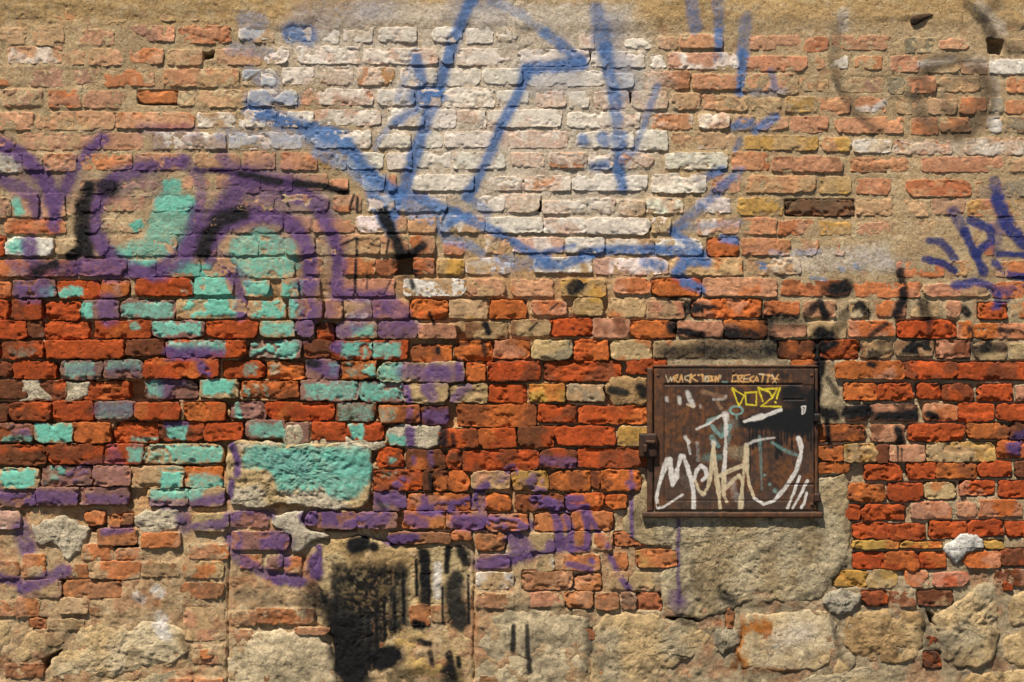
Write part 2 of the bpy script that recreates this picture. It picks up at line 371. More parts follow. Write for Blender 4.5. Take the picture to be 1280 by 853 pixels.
# ------------------------------------------------------------------ spray paint, soot and stains (photo px raster)
PW0, PH0 = -40, -10
PWN, PHN = 1360, 873
prgb = np.zeros((PHN, PWN, 3), np.float32); pal = np.zeros((PHN, PWN), np.float32)
qy, qx = np.mgrid[0:PHN, 0:PWN].astype(np.float32); qx += PW0 + .5; qy += PH0 + .5
N1 = fbm(qx, qy, 5.0, 11, 3).astype(np.float32); N2 = fbm(qx, qy, 16.0, 12, 3).astype(np.float32)
N3 = np.clip((fbm(qx, qy, 34.0, 14, 3).astype(np.float32) - .5) * 2.2 + .5, 0, 1)
N4 = fbm(qx, qy, 7.0, 15, 2).astype(np.float32); N5 = fbm(qx, qy, 7.0, 16, 2).astype(np.float32)
N0 = fbm(qx, qy, 2.6, 13, 2).astype(np.float32)
WN = np.clip((N0 * .35 + N1 * .4 + N2 * .25 - .5) * 2.8 + .5, 0, 1)
PC = {k: lin(v) * KALB for k, v in dict(blue=(76, 110, 160), lblue=(108, 140, 186), dblue=(42, 52, 112), purple=(101, 72, 117), dpurple=(62, 38, 78), teal=(114, 192, 168),
      black=(22, 21, 22), soot=(46, 43, 38), tgrey=(112, 158, 150), white=(226, 216, 204), wash=(222, 209, 192), ringc=(98, 80, 62), rust=(176, 104, 34), grey=(150, 146, 134), drust=(120, 70, 30)).items()}

def comp(sl, cov, col, wear):
    nz = WN[sl]
    col = col * (.80 + .40 * N1[sl] + .3 * (N2[sl] - .5))[..., None]
    c = cov * (1 - wear * sstep(1 - wear - .18, 1 - wear + .18, nz) ) if wear > 0 else cov
    c = np.clip(c, 0, 1)
    A = pal[sl]; na = c + (1 - c) * A
    prgb[sl] = (c[..., None] * col + ((1 - c) * A)[..., None] * prgb[sl]) / np.maximum(na, 1e-5)[..., None]
    pal[sl] = na

def sl_of(x0, x1, y0, y1):
    return (slice(max(0, int(y0 - PH0)), min(PHN, int(y1 - PH0) + 1)), slice(max(0, int(x0 - PW0)), min(PWN, int(x1 - PW0) + 1)))

def stroke(view, col, width, pts, a=0.9, soft=0.45, wear=0.25):
    ox, oy, s = view
    P = [(ox + x * s, oy + y * s) for x, y in pts]
    r = width * s / 2
    if len(P) == 1: P = P * 2
    xs = [p[0] for p in P]; ys = [p[1] for p in P]; e = r * 2.2 + 6
    sl = sl_of(min(xs) - e, max(xs) + e, min(ys) - e, max(ys) + e)
    X = qx[sl]; Y = qy[sl]
    if X.size == 0: return
    jt = min(5, r * .6)
    X = X + (N4[sl] - .5) * jt + (N2[sl] - .5) * jt * .6; Y = Y + (N5[sl] - .5) * jt + (N1[sl] - .5) * jt * .4
    rv = r * (.84 + .36 * N3[sl])
    D = np.full(X.shape, 1e9, np.float32)
    for (xa, ya), (xb, yb) in zip(P[:-1], P[1:]):
        dx, dy = xb - xa, yb - ya; L = dx * dx + dy * dy + 1e-6
        t = np.clip(((X - xa) * dx + (Y - ya) * dy) / L, 0, 1)
        D = np.minimum(D, np.hypot(X - xa - t * dx, Y - ya - t * dy))
    e0 = rv * (1 + soft * .6) + .4; e1 = np.maximum(rv * (1 - soft), 0)
    tt = np.clip((e0 - D) / (e0 - e1), 0, 1); cov = a * tt * tt * (3 - 2 * tt)
    if wear > .02: cov = cov * np.clip(.80 + .42 * N3[::-1, ::-1][sl], 0, 1)
    if r > 2.4 and col in ('blue', 'purple', 'dblue', 'black'):
        t2 = np.clip(1 - (D - r * .8) / (r * 1.1 + 3), 0, 1); comp(sl, a * .2 * t2 * t2, PC[col], 0)
    comp(sl, cov, PC[col], wear)

def area(view, col, pts, a=0.85, edge=3.0, wear=0.3, warp=1.0):
    ox, oy, s = view
    if len(pts) == 4 and not isinstance(pts[0], tuple):
        x0, y0, x1, y1 = pts; pts = [(x0, y0), (x1, y0), (x1, y1), (x0, y1)]
    P = [(ox + x * s, oy + y * s) for x, y in pts]
    xs = [p[0] for p in P]; ys = [p[1] for p in P]; e = edge + 4
    sl = sl_of(min(xs) - e, max(xs) + e, min(ys) - e, max(ys) + e)
    X = qx[sl] + ((N2[sl] - .5) * 12 + (N0[sl] - .5) * 6) * warp + (N3[sl] - .5) * 30 * (warp - 1); Y = qy[sl] + ((N1[sl] - .5) * 9 + (N0[sl] - .5) * 5 + (N4[sl] - .5) * 4) * warp
    ins = inpoly(P, X, Y); D = np.full(X.shape, 1e9, np.float32)
    for i in range(len(P)):
        (xa, ya), (xb, yb) = P[i], P[(i + 1) % len(P)]
        dx, dy = xb - xa, yb - ya; L = dx * dx + dy * dy + 1e-6
        t = np.clip(((X - xa) * dx + (Y - ya) * dy) / L, 0, 1)
        D = np.minimum(D, np.hypot(X - xa - t * dx, Y - ya - t * dy))
    D = np.where(ins, D, -D)
    comp(sl, a * sstep(-edge * .4, edge, D), PC[col], wear)

V4 = (280, 0, 700 / 1280); V5 = (0, 150, 520 / 1280); V6 = (820, 220, 460 / 1280); V7 = (480, 570, 380 / 1280); V8 = (0, 560, 520 / 1280)
A3 = (0, 426, .25); B3 = (320, 426, .25); C3 = (640, 426, .25); D3 = (960, 426, .25); B4 = (320, 640, .25); D4 = (960, 640, .25); C4 = (640, 640, .25); D1 = (960, 0, .25)
AB = (0, 0, 1.0)

# old whitewash behind the blue letters, and on the right
area(AB, 'wash', [(330, 30), (450, 5), (640, 0), (800, 10), (840, 60), (850, 130), (830, 240), (780, 310), (640, 300), (540, 270), (480, 200), (400, 120), (340, 110)], a=.60, edge=45, wear=.35)
area(AB, 'wash', [(440, 0), (640, 0), (800, 0), (790, 30), (660, 35), (560, 30), (440, 28)], a=.5, edge=10, wear=.2)
area(AB, 'wash', [(960, 315), (1110, 300), (1125, 340), (960, 345)], a=.55, edge=8, wear=.4)
stroke(D1, 'white', 70, [(1060, 20), (1120, 90), (1180, 150)], a=.42, soft=.95)
stroke(D1, 'white', 60, [(1000, 300), (1290, 325)], a=.42, soft=.9)
stroke(D1, 'white', 50, [(1130, 370), (1150, 470), (1140, 560), (1135, 650)], a=.34, soft=.9)
stroke(D1, 'white', 34, [(760, 320), (920, 298)], a=.7)
stroke(D1, 'white', 34, [(530, 550), (580, 510)], a=.8)
stroke(D1, 'white', 60, [(380, 60), (370, 140)], a=.5)
stroke(D1, 'wash', 80, [(450, 730), (700, 740), (900, 745), (1260, 735)], a=.4)
stroke(D1, 'soot', 60, [(990, 20), (1070, 90), (1120, 160), (1140, 230)], a=.6)
stroke(D1, 'soot', 50, [(990, 400), (1070, 410), (1090, 480), (1050, 570), (960, 650)], a=.5)
stroke(D1, 'soot', 34, [(330, 390), (370, 480), (420, 560), (520, 640), (520, 690)], a=.45)
stroke(D1, 'ringc', 76, [(930 + 190 * math.cos(q), 480 + 190 * math.sin(q)) for q in np.linspace(-1.5, 4.8, 26)], a=.75, soft=.95, wear=.1)
stroke(D1, 'ringc', 50, [(960 + 90 * math.cos(q), 480 + 90 * math.sin(q)) for q in np.linspace(0, 5.2, 16)], a=.6, soft=.95)
stroke(D1, 'ringc', 60, [(360, 100), (330, 250), (360, 420), (440, 560), (560, 650)], a=.5, soft=.95)
stroke(D1, 'soot', 90, [(1150, 20), (1060, 60), (1130, 200), (1250, 250)], a=.5, soft=.95)
stroke(D1, 'soot', 30, [(800, 350), (960, 310)], a=.5)
stroke(D1, 'soot', 26, [(320, 120), (310, 300), (350, 430)], a=.25)
stroke(D1, 'soot', 30, [(690, 470), (760, 480)], a=.5)

# teal fills
def tl(v, p, a=.85, wear=.3, edge=2.5):
    area(v, 'tgrey', p, a * .55, edge + 2, .2); area(v, 'teal', p, a, edge, min(.62, wear * .9 + .16))
stroke(V5, 'teal', 40, [(50, 255), (62, 280)], a=.9, wear=.1)
tl(V5, [(500, 180), (565, 178), (570, 225), (600, 240), (600, 295), (590, 350), (560, 400), (500, 430), (345, 425), (345, 390), (440, 360), (470, 250)], a=.62, wear=.2, edge=7)
tl(V5, [(470, 235), (600, 235), (600, 290), (480, 285)], a=.8, wear=.15); tl(V5, [(385, 320), (430, 300), (445, 330), (400, 350)], a=.95, wear=.05)
tl(V5, (495, 180, 560, 220), a=.8); tl(V5, (345, 395, 405, 425), a=.8)
tl(V5, (390, 428, 475, 452), wear=.1)
tl(V5, [(500, 470), (560, 430), (640, 440), (700, 490), (720, 540), (750, 560), (745, 605), (570, 605), (555, 570), (600, 540), (590, 480)], a=.88, wear=.12)
tl(V5, [(705, 370), (790, 325), (850, 340), (910, 380), (920, 450), (870, 488), (740, 490), (690, 430)], a=.78, wear=.45, edge=4)
for p in [(750, 495, 835, 545), (870, 500, 935, 550), (770, 555, 875, 610), (890, 555, 930, 610), (20, 365, 85, 415), (130, 510, 168, 550), (182, 512, 255, 548), (250, 560, 290, 610)]: tl(V5, p, wear=.15)
tl(V5, (370, 560, 535, 610), a=.6, wear=.25); tl(V5, (470, 620, 625, 665), a=.75, wear=.2); tl(V5, (562, 515, 588, 535), wear=.05); tl(V5, (400, 620, 430, 645), a=.6)
tl(V5, (800, 620, 910, 665), a=.8, wear=.4); tl(V5, (510, 678, 700, 715), a=.9, wear=.6); tl(V5, (765, 680, 920, 735), a=.5, wear=.2); tl(V5, (1050, 682, 1150, 732), a=.9, wear=.6)
tl(V5, (1145, 682, 1230, 732), a=.55, wear=.4); tl(V5, (1080, 630, 1155, 668), a=.7, wear=.2); tl(V5, (410, 430, 475, 450)); tl(V5, (20, 350, 70, 358), a=.6)
for p, a, wr in [((310, 105, 470, 185), .45, .3), ((530, 90, 715, 150), .4, .4), ((730, 200, 830, 280), .55, .2), ((1010, 195, 1165, 275), .92, .15), ((1160, 300, 1205, 395), .7, .3), ((1210, 215, 1290, 275), .5, .4),
                 ((172, 415, 365, 508), .9, .06), ((0, 470, 165, 505), .55, .4), ((640, 478, 780, 508), .6, .4), ((822, 420, 940, 495), .75, .3), ((1235, 410, 1290, 480), .6, .3), ((722, 520, 1110, 612), .75, .25),
                 ((640, 530, 715, 608), .7, .25), ((0, 640, 175, 735), .9, .15), ((212, 632, 320, 720), .7, .2), ((790, 628, 915, 740), .85, .12), ((930, 665, 1110, 738), .8, .5), ((750, 738, 1010, 795), .75, .3), ((480, 310, 660, 395), .3, .4),
                 ((1210, 105, 1290, 180), .4, .5), ((40, 30, 190, 80), .2, .5)]: tl(A3, p, a, wr)
for p, a, wr in [((0, 10, 200, 85), .55, .3), ((440, 10, 590, 85), .9, .62), ((580, 10, 700, 80), .5, .5), ((60, 110, 150, 190), .35, .4), ((372, 108, 415, 185), .8, .2), ((455, 110, 598, 182), .9, .55), ((608, 108, 735, 202), .75, .4),
                 ((235, 205, 510, 296), .75, .48), ((518, 205, 735, 302), .7, .45), ((408, 310, 595, 402), .35, .4), ((620, 330, 700, 408), .3, .4), ((0, 410, 135, 488), .55, .25), ((462, 418, 545, 492), .85, .12), ((655, 468, 745, 522), .75, .35),
                 ((662, 585, 706, 615), .9, .3), ((622, 664, 702, 692), .85, .4), ((0, 215, 60, 280), .3, .4), ((615, 815, 660, 835), .5, .4)]: tl(B3, p, a, wr)
tl(B3, [(-60, 540), (0, 515), (580, 535), (580, 730), (500, 800), (400, 800), (330, 740), (120, 760), (60, 650), (-60, 640)], a=.78, wear=.50, edge=5)
area(B3, 'tgrey', [(0, 540), (300, 550), (260, 700), (60, 650)], a=.5, edge=8, wear=.4)
tl(B3, [(330, 560), (575, 570), (570, 680), (420, 690)], a=.6, wear=.5, edge=4)

# purple outlines
for _p, _w in (([(500, 135), (420, 150), (350, 180), (310, 225), (290, 280), (292, 340), (310, 385)], 80), ([(755, 170), (700, 250), (640, 330), (560, 420)], 100), ([(680, 330), (745, 298), (810, 288), (890, 315), (940, 370), (955, 480)], 90), ([(760, 190), (900, 215), (1000, 290), (1040, 400), (1035, 520)], 80), ([(0, 80), (95, 135), (150, 230)], 70), ([(315, 60), (230, 145), (180, 250)], 60)): stroke(V5, 'dpurple', _w * 1.1, _p, .52, .95, .3)
def pu(v, wd, pts, a=.88, wear=.25, soft=.45, c='purple'): stroke(v, c, wd * (1.4 if v == V5 else 1.1), pts, min(.93, a * 1.06), soft * 1.25, wear)
pu(V5, 30, [(-40, 60), (0, 75), (45, 95), (95, 135), (135, 175), (155, 230), (168, 300)], a=.92, wear=.12)
pu(V5, 24, [(315, 60), (270, 100), (230, 145), (205, 200), (182, 250), (170, 300)], a=.85)
pu(V5, 30, [(-40, 175), (0, 185), (60, 210), (100, 240), (112, 290)], a=.75)
pu(V5, 30, [(560, 125), (480, 140), (420, 150), (350, 180), (318, 215), (295, 270), (292, 340), (310, 385), (330, 405)], a=.8)
pu(V5, 45, [(755, 170), (720, 230), (680, 290), (640, 330), (590, 390), (540, 430), (490, 465)], a=.72)
pu(V5, 34, [(600, 285), (598, 340), (570, 410)], a=.7)
pu(V5, 26, [(560, 128), (610, 170), (622, 240), (606, 300)], a=.6); pu(V5, 26, [(330, 405), (380, 440), (440, 468), (500, 462)], a=.75); pu(V5, 20, [(640, 400), (690, 420), (760, 500)], a=.4)
pu(V5, 35, [(650, 380), (690, 325), (745, 298), (810, 288), (880, 310), (930, 360), (952, 420), (955, 500)], a=.85)
pu(V5, 32, [(680, 110), (720, 150), (780, 175)], a=.55)
pu(V5, 60, [(760, 200), (830, 205), (920, 225)], a=.5)
pu(V5, 44, [(900, 215), (965, 250), (1005, 300)], a=.75)
pu(V5, 30, [(985, 290), (1025, 360), (1042, 440), (1035, 500), (1030, 540), (1100, 545), (1180, 535)], a=.9)
pu(V5, 24, [(640, 432), (690, 455), (720, 490), (735, 530), (740, 600)], a=.85)
pu(V5, 46, [(930, 510), (945, 580), (935, 650)], a=.6, wear=.4); pu(V5, 50, [(1000, 590), (960, 600)], a=.55, wear=.4)
pu(V5, 44, [(1050, 650), (1130, 600), (1200, 560)], a=.75, wear=.45); pu(V5, 44, [(1180, 640), (1260, 640)], a=.7, wear=.45); pu(V5, 40, [(1190, 570), (1240, 600)], a=.6, wear=.45)
pu(V5, 44, [(250, 450), (345, 465)], a=.75); pu(V5, 26, [(390, 472), (475, 472)], a=.85); pu(V5, 48, [(110, 460), (215, 462)], a=.8, c='dpurple'); pu(V5, 50, [(80, 525), (125, 520)], a=.8)
pu(V5, 40, [(92, 375), (92, 412)], a=.85); pu(V5, 44, [(325, 565), (335, 605)], a=.7); pu(V5, 24, [(160, 320), (170, 335)], a=.7); pu(V5, 26, [(30, 435), (60, 460)], a=.4)
pu(V5, 30, [(520, 720), (600, 715), (680, 715)], a=.75, wear=.4); pu(V5, 26, [(740, 560), (745, 600)], a=.8); pu(V5, 26, [(1035, 695), (1040, 700)], a=.7)
pu(V5, 150, [(840, 215), (900, 245)], a=.28, soft=.8)
pu(V5, 60, [(400, 60), (560, 60)], a=.12, soft=.8); pu(V5, 26, [(430, 30), (560, 28), (600, 35)], a=.35)
pu(V5, 70, [(60, 190), (230, 185)], a=.2, soft=.8); pu(V5, 60, [(360, 210), (460, 210)], a=.25, soft=.8)
for wd, p, a in [(55, [(0, 770), (165, 800)], .75), (55, [(195, 775), (385, 790)], .75), (50, [(400, 790), (630, 795)], .6), (44, [(760, 812), (940, 822)], .6), (46, [(980, 812), (1118, 785)], .8), (44, [(310, 705), (430, 640)], .75), (60, [(560, 540), (590, 600)], .35),
                 (70, [(490, 340), (640, 345)], .35), (44, [(1005, 125), (1035, 160)], .85), (90, [(830, 240), (890, 250)], .55), (30, [(1160, 520), (1190, 600), (1190, 670)], .85), (24, [(1160, 700), (1150, 780)], .7), (120, [(500, 670), (600, 680)], .25), (40, [(80, 440), (140, 460)], .5),
                 (34, [(840, 40), (900, 70), (1040, 60)], .8), (40, [(340, 150), (470, 140)], .3), (50, [(560, 150), (680, 140)], .3), (30, [(830, 420), (930, 415)], .7)]: pu(A3, wd, p, a, .3)
for wd, p, a in [(70, [(290, 120), (390, 160)], .75), (80, [(745, 155), (850, 160)], .65), (90, [(900, 155), (935, 160)], .85), (40, [(1015, 120), (1020, 190)], .85), (40, [(750, 230), (765, 300)], .85), (60, [(850, 230), (880, 280)], .75), (44, [(985, 290), (1060, 230)], .75),
                 (70, [(860, 370), (945, 385)], .9), (44, [(770, 450), (770, 510)], .85), (34, [(700, 720), (745, 690)], .9), (60, [(610, 790), (700, 790), (740, 820)], .8), (50, [(830, 845), (940, 835), (1060, 810)], .85), (46, [(1110, 780), (1125, 820)], .85), (24, [(385, 30), (410, 45)], .8),
                 (34, [(770, 350), (770, 390)], .6), (30, [(870, 560), (880, 620)], .5), (24, [(790, 585), (790, 610)], .6)]: pu(B3, wd, p, a, .3)
for wd, p, a in [(40, [(540, 60), (470, 100), (390, 150)], .9), (45, [(370, 190), (290, 215), (200, 235)], .88), (48, [(400, 180), (405, 215)], .88), (26, [(170, 180), (170, 240)], .75), (50, [(105, 270), (165, 290)], .7), (60, [(310, 280), (420, 285)], .85), (50, [(440, 285), (560, 280), (610, 290)], .8),
                 (80, [(540, 330), (590, 400)], .75), (50, [(400, 460), (530, 440)], .8), (20, [(530, 445), (640, 412), (760, 392), (860, 390)], .8), (52, [(640, 190), (750, 210)], .8), (34, [(700, 190), (730, 270), (742, 370)], .88), (28, [(770, 250), (785, 310), (790, 400)], .85), (28, [(770, 220), (850, 215)], .85),
                 (28, [(840, 220), (862, 330), (855, 390)], .85), (24, [(860, 240), (900, 320), (940, 380)], .8), (24, [(770, 180), (830, 180)], .8), (26, [(780, 455), (870, 480)], .75), (26, [(872, 442), (878, 445)], .85), (24, [(955, 425), (990, 500), (1030, 560)], .8), (14, [(1040, 60), (1045, 370)], .7), (14, [(1240, 270), (1238, 420), (1242, 620)], .5),
                 (40, [(30, 358), (115, 345)], .85), (60, [(635, 100), (655, 145)], .7), (44, [(670, 20), (800, 30)], .5), (40, [(700, 380), (760, 360)], .8), (30, [(1030, 120), (1045, 130)], .7), (70, [(1225, 600), (1235, 620)], .3)]: pu(V7, wd, p, a, .22, .35)
for wd, p, a in [(48, [(60, 250), (80, 310)], .85), (26, [(0, 400), (50, 410)], .85), (38, [(70, 430), (150, 400), (200, 380)], .8), (26, [(600, 242), (690, 235)], .7), (28, [(700, 212), (830, 205)], .75), (54, [(715, 280), (720, 300)], .85), (54, [(825, 285), (880, 292)], .85), (30, [(725, 335), (800, 380), (850, 400)], .65), (34, [(850, 400), (925, 412)], .85),
                 (40, [(945, 215), (965, 215)], .8), (50, [(980, 215), (1095, 222)], .82), (46, [(1110, 225), (1180, 210)], .75), (40, [(965, 350), (970, 390)], .9), (20, [(980, 310), (978, 340)], .7), (34, [(870, 325), (875, 350)], .7), (26, [(1190, 285), (1280, 275)], .8), (22, [(320, 258), (400, 250)], .7), (40, [(560, 215), (570, 245)], .6)]: pu(V8, wd, p, a, .22, .35)

# blue letters
def bl(wd, pts, a=.85, wear=.3, c='blue', soft=.45, v=V4): stroke(v, c, wd * 1.25, pts, min(.92, a * 1.06), soft * 1.25, wear * .9 + .06)
bl(30, [(65, 255), (130, 275), (215, 300), (270, 318), (300, 360), (345, 410), (400, 450)], a=.88, wear=.15)
bl(26, [(215, 345), (290, 385), (340, 430), (360, 480), (385, 530)], a=.55, c='lblue')
bl(24, [(568, -10), (545, 40), (530, 80), (505, 150), (480, 225), (450, 310), (415, 420), (388, 490)], a=.85, wear=.18)
bl(20, [(438, 128), (446, 160), (455, 190), (460, 215)], a=.8); bl(34, [(445, 222), (490, 215)], a=.85, wear=.15); bl(20, [(425, 215), (405, 275)], a=.3); bl(14, [(395, 282), (440, 250)], a=.75)
bl(12, [(435, 130), (410, 190), (395, 230)], a=.4); bl(12, [(395, 270), (360, 310), (345, 340)], a=.45)
bl(20, [(695, 155), (670, 220), (620, 320), (585, 400), (555, 450)], a=.85, wear=.18)
bl(24, [(690, 158), (760, 150), (820, 146)], a=.88, wear=.15); bl(22, [(815, 140), (780, 110), (735, 75)], a=.8); bl(20, [(740, 80), (680, 35), (615, 0)], a=.4, c='lblue')
bl(22, [(395, 440), (450, 455), (530, 490)], a=.75); bl(20, [(530, 485), (600, 520), (670, 560), (735, 595)], a=.82, wear=.2)
bl(20, [(555, 450), (600, 485)], a=.5); bl(14, [(560, 490), (520, 510), (495, 530)], a=.8); bl(24, [(510, 545), (560, 560), (590, 580)], a=.55, c='lblue')
area(V4, 'lblue', [(400, 455), (470, 455), (560, 500), (500, 530), (410, 500)], a=.6, edge=6, wear=.3); area(V4, 'lblue', [(600, 570), (720, 590), (720, 620), (640, 625)], a=.5, edge=6, wear=.4)
area(V4, 'lblue', [(320, 440), (390, 450), (380, 500), (330, 480)], a=.5, edge=6)
bl(20, [(720, 605), (775, 605), (840, 582)], a=.85); bl(20, [(820, 580), (900, 570), (985, 572)], a=.85); bl(18, [(995, 572), (1090, 582)], a=.85); bl(12, [(735, 577), (800, 562)], a=.7)
bl(18, [(1095, 582), (1060, 555), (1028, 530)], a=.82); bl(22, [(1030, 530), (1060, 500), (1110, 455), (1150, 415), (1180, 390)], a=.7, wear=.42); bl(16, [(1085, 412), (1140, 388)], a=.8); bl(16, [(1060, 520), (1180, 510)], a=.4, c='lblue', wear=.45)
bl(20, [(1105, 600), (1055, 598), (1035, 622), (1055, 645), (1090, 662)], a=.85, wear=.2); bl(20, [(960, 600), (1000, 608)], a=.75)
bl(30, [(850, 20), (862, 70), (870, 110)], a=.6); bl(24, [(870, 110), (880, 170), (895, 240), (898, 280)], a=.75); bl(28, [(903, 310), (905, 340)], a=.9); bl(20, [(900, 360), (905, 400), (912, 430)], a=.85)
bl(50, [(905, 150), (915, 200)], a=.4, soft=.8); bl(50, [(890, 60), (870, 100)], a=.3, soft=.8)
bl(14, [(990, 200), (965, 270), (940, 340), (915, 370)], a=.6); bl(18, [(845, 382), (880, 375), (905, 390)], a=.8); bl(20, [(820, 320), (822, 325)], a=.75); bl(24, [(868, 318), (870, 322)], a=.8)
bl(26, [(1192, 45), (1186, 120)], a=.55); bl(18, [(1186, 120), (1180, 210)], a=.8); bl(24, [(1068, -5), (1078, 60)], a=.6); bl(22, [(1128, -5), (1134, 70)], a=.5); bl(16, [(1132, 70), (1130, 135)], a=.85)
bl(20, [(1168, 290), (1200, 280)], a=.8); bl(18, [(1215, 300), (1258, 270)], a=.8); bl(12, [(1250, 160), (1260, 200)], a=.5); bl(14, [(1170, 340), (1180, 320)], a=.6); bl(20, [(1210, 210), (1280, 210)], a=.3, c='lblue')
bl(30, [(65, 225), (100, 220), (160, 230)], a=.5); bl(34, [(150, 75), (195, 82)], a=.8); bl(40, [(45, 45), (80, 50), (60, 80)], a=.4, c='lblue'); bl(34, [(0, 310), (180, 320)], a=.4, c='lblue', wear=.45); bl(40, [(200, 305), (270, 325)], a=.5, c='lblue')
bl(60, [(180, 35), (300, 20), (370, 10)], a=.28, soft=.8); bl(60, [(540, 10), (600, 20)], a=.25, soft=.8); bl(40, [(60, 170), (110, 185)], a=.45, c='lblue'); bl(30, [(20, 110), (100, 120)], a=.35, c='lblue')
bl(60, [(700, 180), (790, 185)], a=.22, soft=.8); bl(16, [(1140, 545), (1170, 550)], a=.8); bl(14, [(1225, 605), (1235, 610)], a=.7)
bl(16, [(370, 312), (372, 318)], .6, v=V6, c='lblue'); bl(16, [(480, 268), (570, 262)], .5, v=V6, c='lblue', wear=.45); bl(16, [(640, 320), (650, 325)], .6, v=V6, c='lblue'); bl(14, [(690, 310), (700, 320)], .6, v=V6, c='lblue'); bl(20, [(400, 262), (430, 270)], .4, v=V6, c='lblue'); bl(14, [(540, 355), (590, 360)], .5, v=V6, c='lblue')
bl(60, [(700, 290), (860, 300)], .16, v=V6, c='lblue', soft=.8)
# dark blue tag at the right
def db(wd, pts, a=.92, wear=.1): stroke(V6, 'dblue', wd, pts, a, .4, wear)
db(40, [(1180, 20), (1188, 80)], a=.55); db(42, [(1188, 80), (1210, 140), (1235, 185), (1300, 250)])
db(40, [(1035, 125), (1070, 190)], a=.6); db(34, [(1070, 190), (1110, 265), (1142, 335)]); db(32, [(1095, 155), (1160, 185), (1168, 230), (1105, 275)]); db(40, [(1195, 175), (1180, 265)], a=.5)
db(26, [(950, 225), (990, 230), (1025, 270), (1038, 288)], a=.8); db(26, [(935, 290), (1000, 303), (1038, 330)]); db(20, [(1190, 272), (1300, 275)]); db(26, [(1178, 300), (1210, 338), (1300, 358)])
db(34, [(1040, 382), (1110, 368), (1160, 382), (1190, 415), (1188, 450)], a=.85); db(40, [(1200, 400), (1300, 395)], a=.65); db(16, [(1170, 460), (1230, 430)], a=.7); stroke(D3, 'dblue', 80, [(1230, 530), (1300, 535)], .85); stroke(D3, 'dblue', 40, [(1250, 470), (1300, 465)], .6)
stroke(V6, 'dblue', 60, [(1140, 60), (1230, 60)], .18, .8)
# black tag strokes, smoke and drips
def bk(wd, pts, a=.85, v=V6, c='black', wear=.25, soft=.5): stroke(v, c, wd * 1.15, pts, min(.98, a * 1.4), soft, wear * .35)
bk(24, [(525, 480), (570, 440), (590, 488)]); bk(26, [(680, 460), (710, 448), (737, 478)]); bk(50, [(625, 388), (665, 385)], .9); bk(40, [(590, 400), (640, 385)], .4); bk(28, [(850, 335), (862, 420), (835, 482)], .75); bk(34, [(930, 445), (942, 490)], .95); bk(36, [(130, 460), (200, 465)], .9)
bk(26, [(55, 430), (120, 455), (80, 500), (50, 520)], .6); bk(24, [(80, 540), (160, 552)], .7); bk(40, [(250, 548), (340, 555)], .8); bk(44, [(380, 470), (385, 540), (405, 600)], .55); bk(24, [(380, 490), (480, 490)], .6); bk(40, [(575, 550), (600, 555)], .9); bk(44, [(720, 600), (770, 625)], .6); bk(44, [(850, 600), (950, 590)], .75)
bk(16, [(745, 555), (800, 515)], .7); bk(20, [(1145, 575), (1200, 535), (1290, 552)], .6); bk(44, [(1115, 600), (1150, 590)], .6); bk(30, [(585, 600), (620, 585)], .7); bk(26, [(745, 655), (755, 660)], .85); bk(26, [(1075, 465), (1085, 480)], .8); bk(70, [(180, 590), (400, 590)], .4); bk(34, [(560, 550), (572, 620), (566, 700), (560, 780)], .7)
bk(14, [(950, 510), (945, 555)], .5); bk(14, [(1010, 520), (1030, 555)], .5); bk(30, [(610, 560), (660, 480)], .4); bk(16, [(1090, 530), (1100, 560)], .6); bk(30, [(400, 515), (515, 515)], .5); bk(60, [(440, 620), (520, 600)], .3)
bk(40, [(20, 610), (160, 600)], .35)
bk(60, [(250, 350), (330, 370)], .85, D3); bk(24, [(295, 380), (300, 460), (312, 530)], .85, D3); bk(60, [(400, 360), (500, 350)], .75, D3, wear=.4); bk(40, [(560, 380), (740, 370)], .7, D3, wear=.4); bk(40, [(655, 450), (665, 510)], .85, D3); bk(30, [(800, 370), (840, 385)], .7, D3); bk(8, [(650, 530), (650, 610)], .9, D3); bk(8, [(668, 530), (668, 610)], .9, D3)
bk(26, [(300, 190), (350, 260)], .6, D3); bk(30, [(1090, 50), (1180, 30)], .4, D3)
bk(34, [(490, 245), (570, 260)], .6, C3, c='soot'); bk(50, [(645, 235), (660, 260)], .8, C3); bk(60, [(790, 60), (1270, 60)], .4, C3)
bk(10, [(270, 280), (260, 290)], .9, C3)
bk(42, [(272, 205), (252, 270), (250, 340), (265, 400)], .92, V5); bk(30, [(215, 415), (255, 395)], .8, V5); bk(40, [(740, 285), (670, 315), (635, 365), (625, 412)], .85, V5); bk(50, [(320, 205), (345, 210)], .6, V5); bk(26, [(110, 470), (170, 440)], .7, V5)
bk(18, [(600, 155), (700, 155), (760, 175), (830, 190), (905, 200)], .8, V5, c='dpurple'); bk(18, [(740, 165), (860, 192)], .7, V5); bk(20, [(910, 195), (1000, 205), (1060, 222)], .95, V5, wear=.05)
bk(34, [(1140, 225), (1165, 265), (1190, 320)], .35, V5, c='blue'); bk(30, [(1178, 285), (1205, 345), (1235, 410)], .95, V5, wear=.0); bk(60, [(1245, 440), (1255, 455)], .97, V5, wear=0); bk(24, [(1255, 420), (1300, 385)], .9, V5, wear=.1)
bk(7, [(1100, 235), (1098, 280)], .85, V5); bk(7, [(1088, 232), (1075, 275)], .85, V5); bk(7, [(1050, 385), (1095, 365), (1150, 385)], .85, V5); bk(7, [(1098, 365), (1098, 415)], .9, V5); bk(7, [(1095, 430), (1092, 530)], .85, V5); bk(7, [(1195, 370), (1190, 410)], .85, V5); bk(6, [(1130, 470), (1128, 520)], .6, V5)
